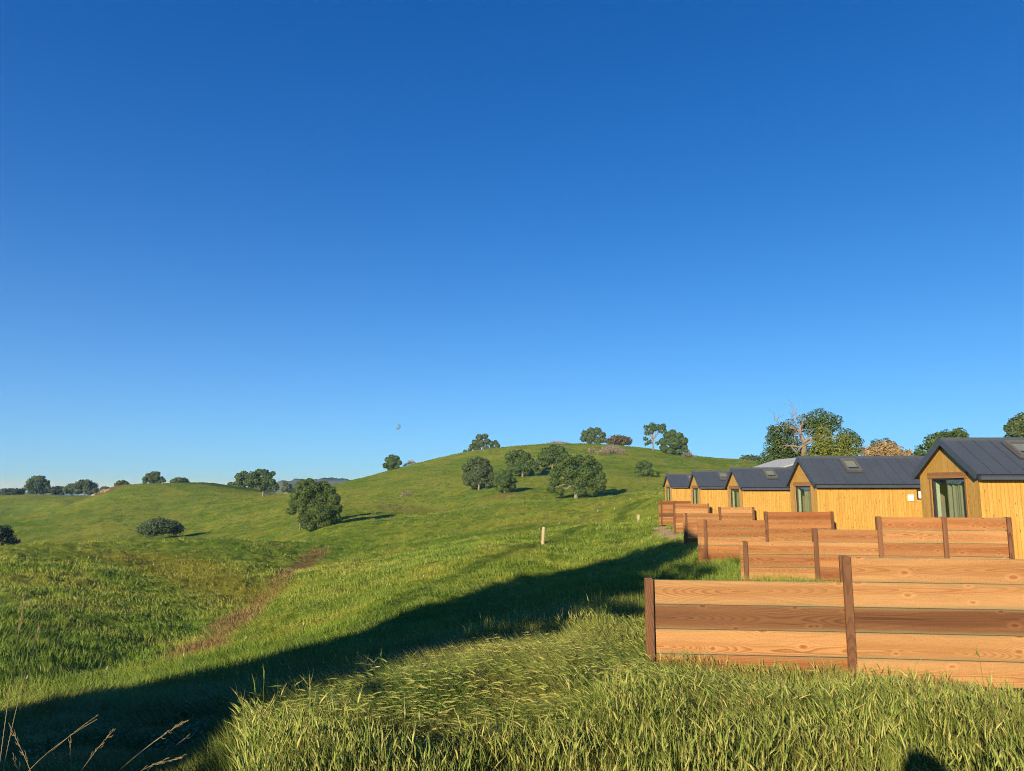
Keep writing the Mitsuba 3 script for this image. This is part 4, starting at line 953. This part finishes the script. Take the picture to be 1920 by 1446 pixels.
for i, a in enumerate([(0, 1400, 4.2, .02, .92, .03), (4, 1400, 4.3, .06, .80, .06), (15, 1440, 4.6, .30, .42, .12), (30, 1446, 4.9, .22, .36, .18), (90, 1446, 4.0, -.12, .36, -.05), (120, 1446, 4.4, .16, .34, .06), (60, 1446, 4.2, -.05, .22, -.04), (135, 1446, 4.5, .0, .3, -.02),
                       (190, 1446, 5.0, .30, .38, .14), (205, 1446, 5.3, .34, .36, .10), (180, 1446, 4.6, .24, .22, .12), (160, 1446, 4.8, .2, .2, .3), (250, 1446, 5.2, .2, .3, .1), (560, 1400, 8.5, .15, .55, .05)]):
    stalk(*a, seed=i, head=i not in (2, 3))

# ------------------------------------------------------------------ moon (sunlit side only shows as a pale gibbous disc)
def moon():
    c = ray(748, 801.5); c = c / np.linalg.norm(c) * 9000.0; Rm = 5.4 / F * 9000
    s1 = np.cross(SUN, [0, 0, 1.0]); s1 /= np.linalg.norm(s1); s2 = np.cross(SUN, s1)
    t, p = np.meshgrid(np.linspace(.02, 1.22, 12), np.linspace(0, 2 * math.pi, 49)[:-1], indexing='ij')
    v = np.cos(t)[..., None] * SUN + np.sin(t)[..., None] * (np.cos(p)[..., None] * s1 + np.sin(p)[..., None] * s2)
    ii = np.arange(12 * 48).reshape(12, 48); jj = np.roll(ii, -1, 1)
    f = np.stack([ii[:-1], ii[1:], jj[1:], jj[:-1]], -1).reshape(-1, 4)
    v = np.vstack([v.reshape(-1, 3), [SUN]])
    f = np.vstack([f[:, [0, 1, 2]], f[:, [0, 2, 3]], np.stack([ii[0], jj[0], np.full(48, len(v) - 1)], 1)])
    if np.dot(np.cross(v[f[0][1]] - v[f[0][0]], v[f[0][2]] - v[f[0][0]]), v[f[0][0]]) < 0: f = f[:, ::-1]
    scene['moon'] = mikit.ply((v * Rm + c, f), 'mat_moon', smooth=True)
    reg('moon', 'pale gibbous moon low in the clear blue sky', 'moon')
def moon_col(p, n, uv): return mikit.mix((.088, .195, .38), (.118, .225, .41), mikit.smoothstep(.4, .6, mikit.fbm(p.x * .06, p.y * .06, p.z * .06, 3)))
scene['mat_moon'] = dict(type='diffuse', reflectance=proc(moon_col))
moon()

# ------------------------------------------------------------------ behind the camera: the oak whose shadow crosses the slope, and the photographer
def caster(along, lat, H, W, seed, label, leaves=20000):
    g = np.random.default_rng(seed); key = numbered('oak_tree'); reg(key, label, 'tree')
    hx, hy = math.sin(HEAD), math.cos(HEAD)
    x, y = along * hx + lat * hy, along * hy - lat * hx
    z0 = gz1(x, y); L = []
    for k, zf in enumerate(np.linspace(.03, .86, 11)):
        wr = W * .5 * (1.0 if zf < .7 else math.sqrt(max(.05, 1 - ((zf - .7) / .32) ** 2)))
        for i in range(6):
            a = i * 2 * math.pi / 6 + k * .5; rr_ = W * .2
            L.append((np.array([x + (wr - rr_ * .9) * math.cos(a), y + (wr - rr_ * .9) * math.sin(a), z0 + H * zf]), np.array([rr_, rr_, rr_])))
        L.append((np.array([x, y, z0 + H * zf]), np.array([wr * .7, wr * .7, H * .1])))
        a = g.uniform(0, 6.28); rr_ = W * g.uniform(.08, .15)
        for a in (a, 3.4, 2.7 + g.uniform(-.3, .3)): L.append((np.array([x + (wr + g.uniform(-.3, .5)) * math.cos(a - HEAD), y + (wr + g.uniform(-.3, .5)) * math.sin(a - HEAD), z0 + H * (zf + g.uniform(-.04, .04))]), np.array([rr_, rr_, rr_])))
    v, f, u = foliage(g, L, .32, leaves)
    v[:, 2] = np.maximum(v[:, 2], z0 + .1)
    scene[f'{key}__crown'] = mikit.ply((v, f), 'mat_leaf_oak', uv=u)
    part(key, 'trunk', limb(g, np.array([x, y, z0 - .2]), np.array([x, y, z0 + H * .8]), .5, .1, 8, .02), 'mat_bark', smooth=True)
caster(-7.0, -10.7, 13.8, 7.0, 11, 'tall dense oak behind the viewpoint whose long shadow falls across the slope')
caster(-6.0, -7.75, 9.4, 7.6, 12, 'lower airy oak beside the tall oak behind the viewpoint', 3000)
def person():
    key = numbered('person'); reg(key, 'person holding a phone behind the viewpoint, seen only as a head shadow', 'person')
    M = manifold3d.Manifold
    def sph(p, r): return M.sphere(r, 20).translate(list(map(float, p)))
    def bone(a, b, ra, rb): return M.batch_hull([sph(a, ra), sph(b, rb)])
    ox, oy, oz = -.06, -.42, -1.64
    def q_(x, y, z): return np.array([ox + x, oy + y, oz + z])
    b = [bone(q_(0, 0, .95), q_(0, 0, 1.15), .15, .14), bone(q_(-.13, 0, 1.40), q_(.13, 0, 1.40), .085, .085), M.batch_hull([sph(q_(0, 0, 1.12), .15), sph(q_(-.14, 0, 1.38), .08), sph(q_(.14, 0, 1.38), .08)]),
         bone(q_(0, 0, 1.42), q_(0, .02, 1.55), .06, .055), M.batch_hull([sph(q_(0, .01, 1.68), .095), sph(q_(0, .03, 1.60), .07), sph(q_(0, -.02, 1.66), .09)]), sph(q_(0, .115, 1.635), .018), sph(q_(-.09, 0, 1.64), .02), sph(q_(.09, 0, 1.64), .02)]
    for s in (-1, 1):
        b += [bone(q_(s * .09, 0, .92), q_(s * .10, .02, .5), .09, .06), bone(q_(s * .10, .02, .5), q_(s * .11, -.01, .08), .06, .042), bone(q_(s * .11, -.03, .05), q_(s * .12, .16, .035), .045, .032)]
        el = q_(s * .25, .06, 1.12); wr = q_(s * .10, .24, 1.18)
        b += [bone(q_(s * .2, 0, 1.39), el, .052, .04), bone(el, wr, .04, .028), bone(wr, q_(s * .085, .27, 1.25), .03, .034)]
        for k in range(4): b.append(bone(q_(s * (.085 - .004 * k), .28, 1.26 + .016 * k), q_(s * (.03 + .006 * k), .315, 1.265 + .016 * k), .009, .0075))
        b.append(bone(q_(s * .085, .265, 1.26), q_(s * .05, .255, 1.31), .011, .009))
    body = M.batch_boolean(b, manifold3d.OpType.Add).refine_to_length(.03)
    me = body.to_mesh(); tm = trimesh.Trimesh(me.vert_properties[:, :3], me.tri_verts)
    trimesh.smoothing.filter_taubin(tm, iterations=6)
    part(key, 'body', (tm.vertices, tm.faces), 'mat_cloth', smooth=True)
    hair = M.batch_hull([sph(q_(0, -.02, 1.70), .105), sph(q_(0, -.05, 1.62), .09), sph(q_(0, .04, 1.735), .06)])
    part(key, 'hair', hair, 'mat_dark_metal', smooth=True)
    part(key, 'phone', chamfer_box(.15, .008, .072, .003).apply_translation([ox, oy + .295, oz + 1.285]), 'mat_dark_metal')
scene['mat_cloth'] = dict(type='diffuse', reflectance=flat((.12, .13, .17)))
person()

# ------------------------------------------------------------------ air
scene['air'] = dict(type='homogeneous', albedo=dict(type='rgb', value=[.74, .88, .98]), sigma_t=dict(type='rgb', value=[.00007, .00012, .00022]))
scene['haze'] = dict(type='cube', to_world=T().translate([0, 0, -25]).scale([27500, 27500, 85]), bsdf=dict(type='null'), interior=dict(type='ref', id='air'))
reg('haze', kind='stuff')
scene['camera']['medium'] = dict(type='ref', id='air')
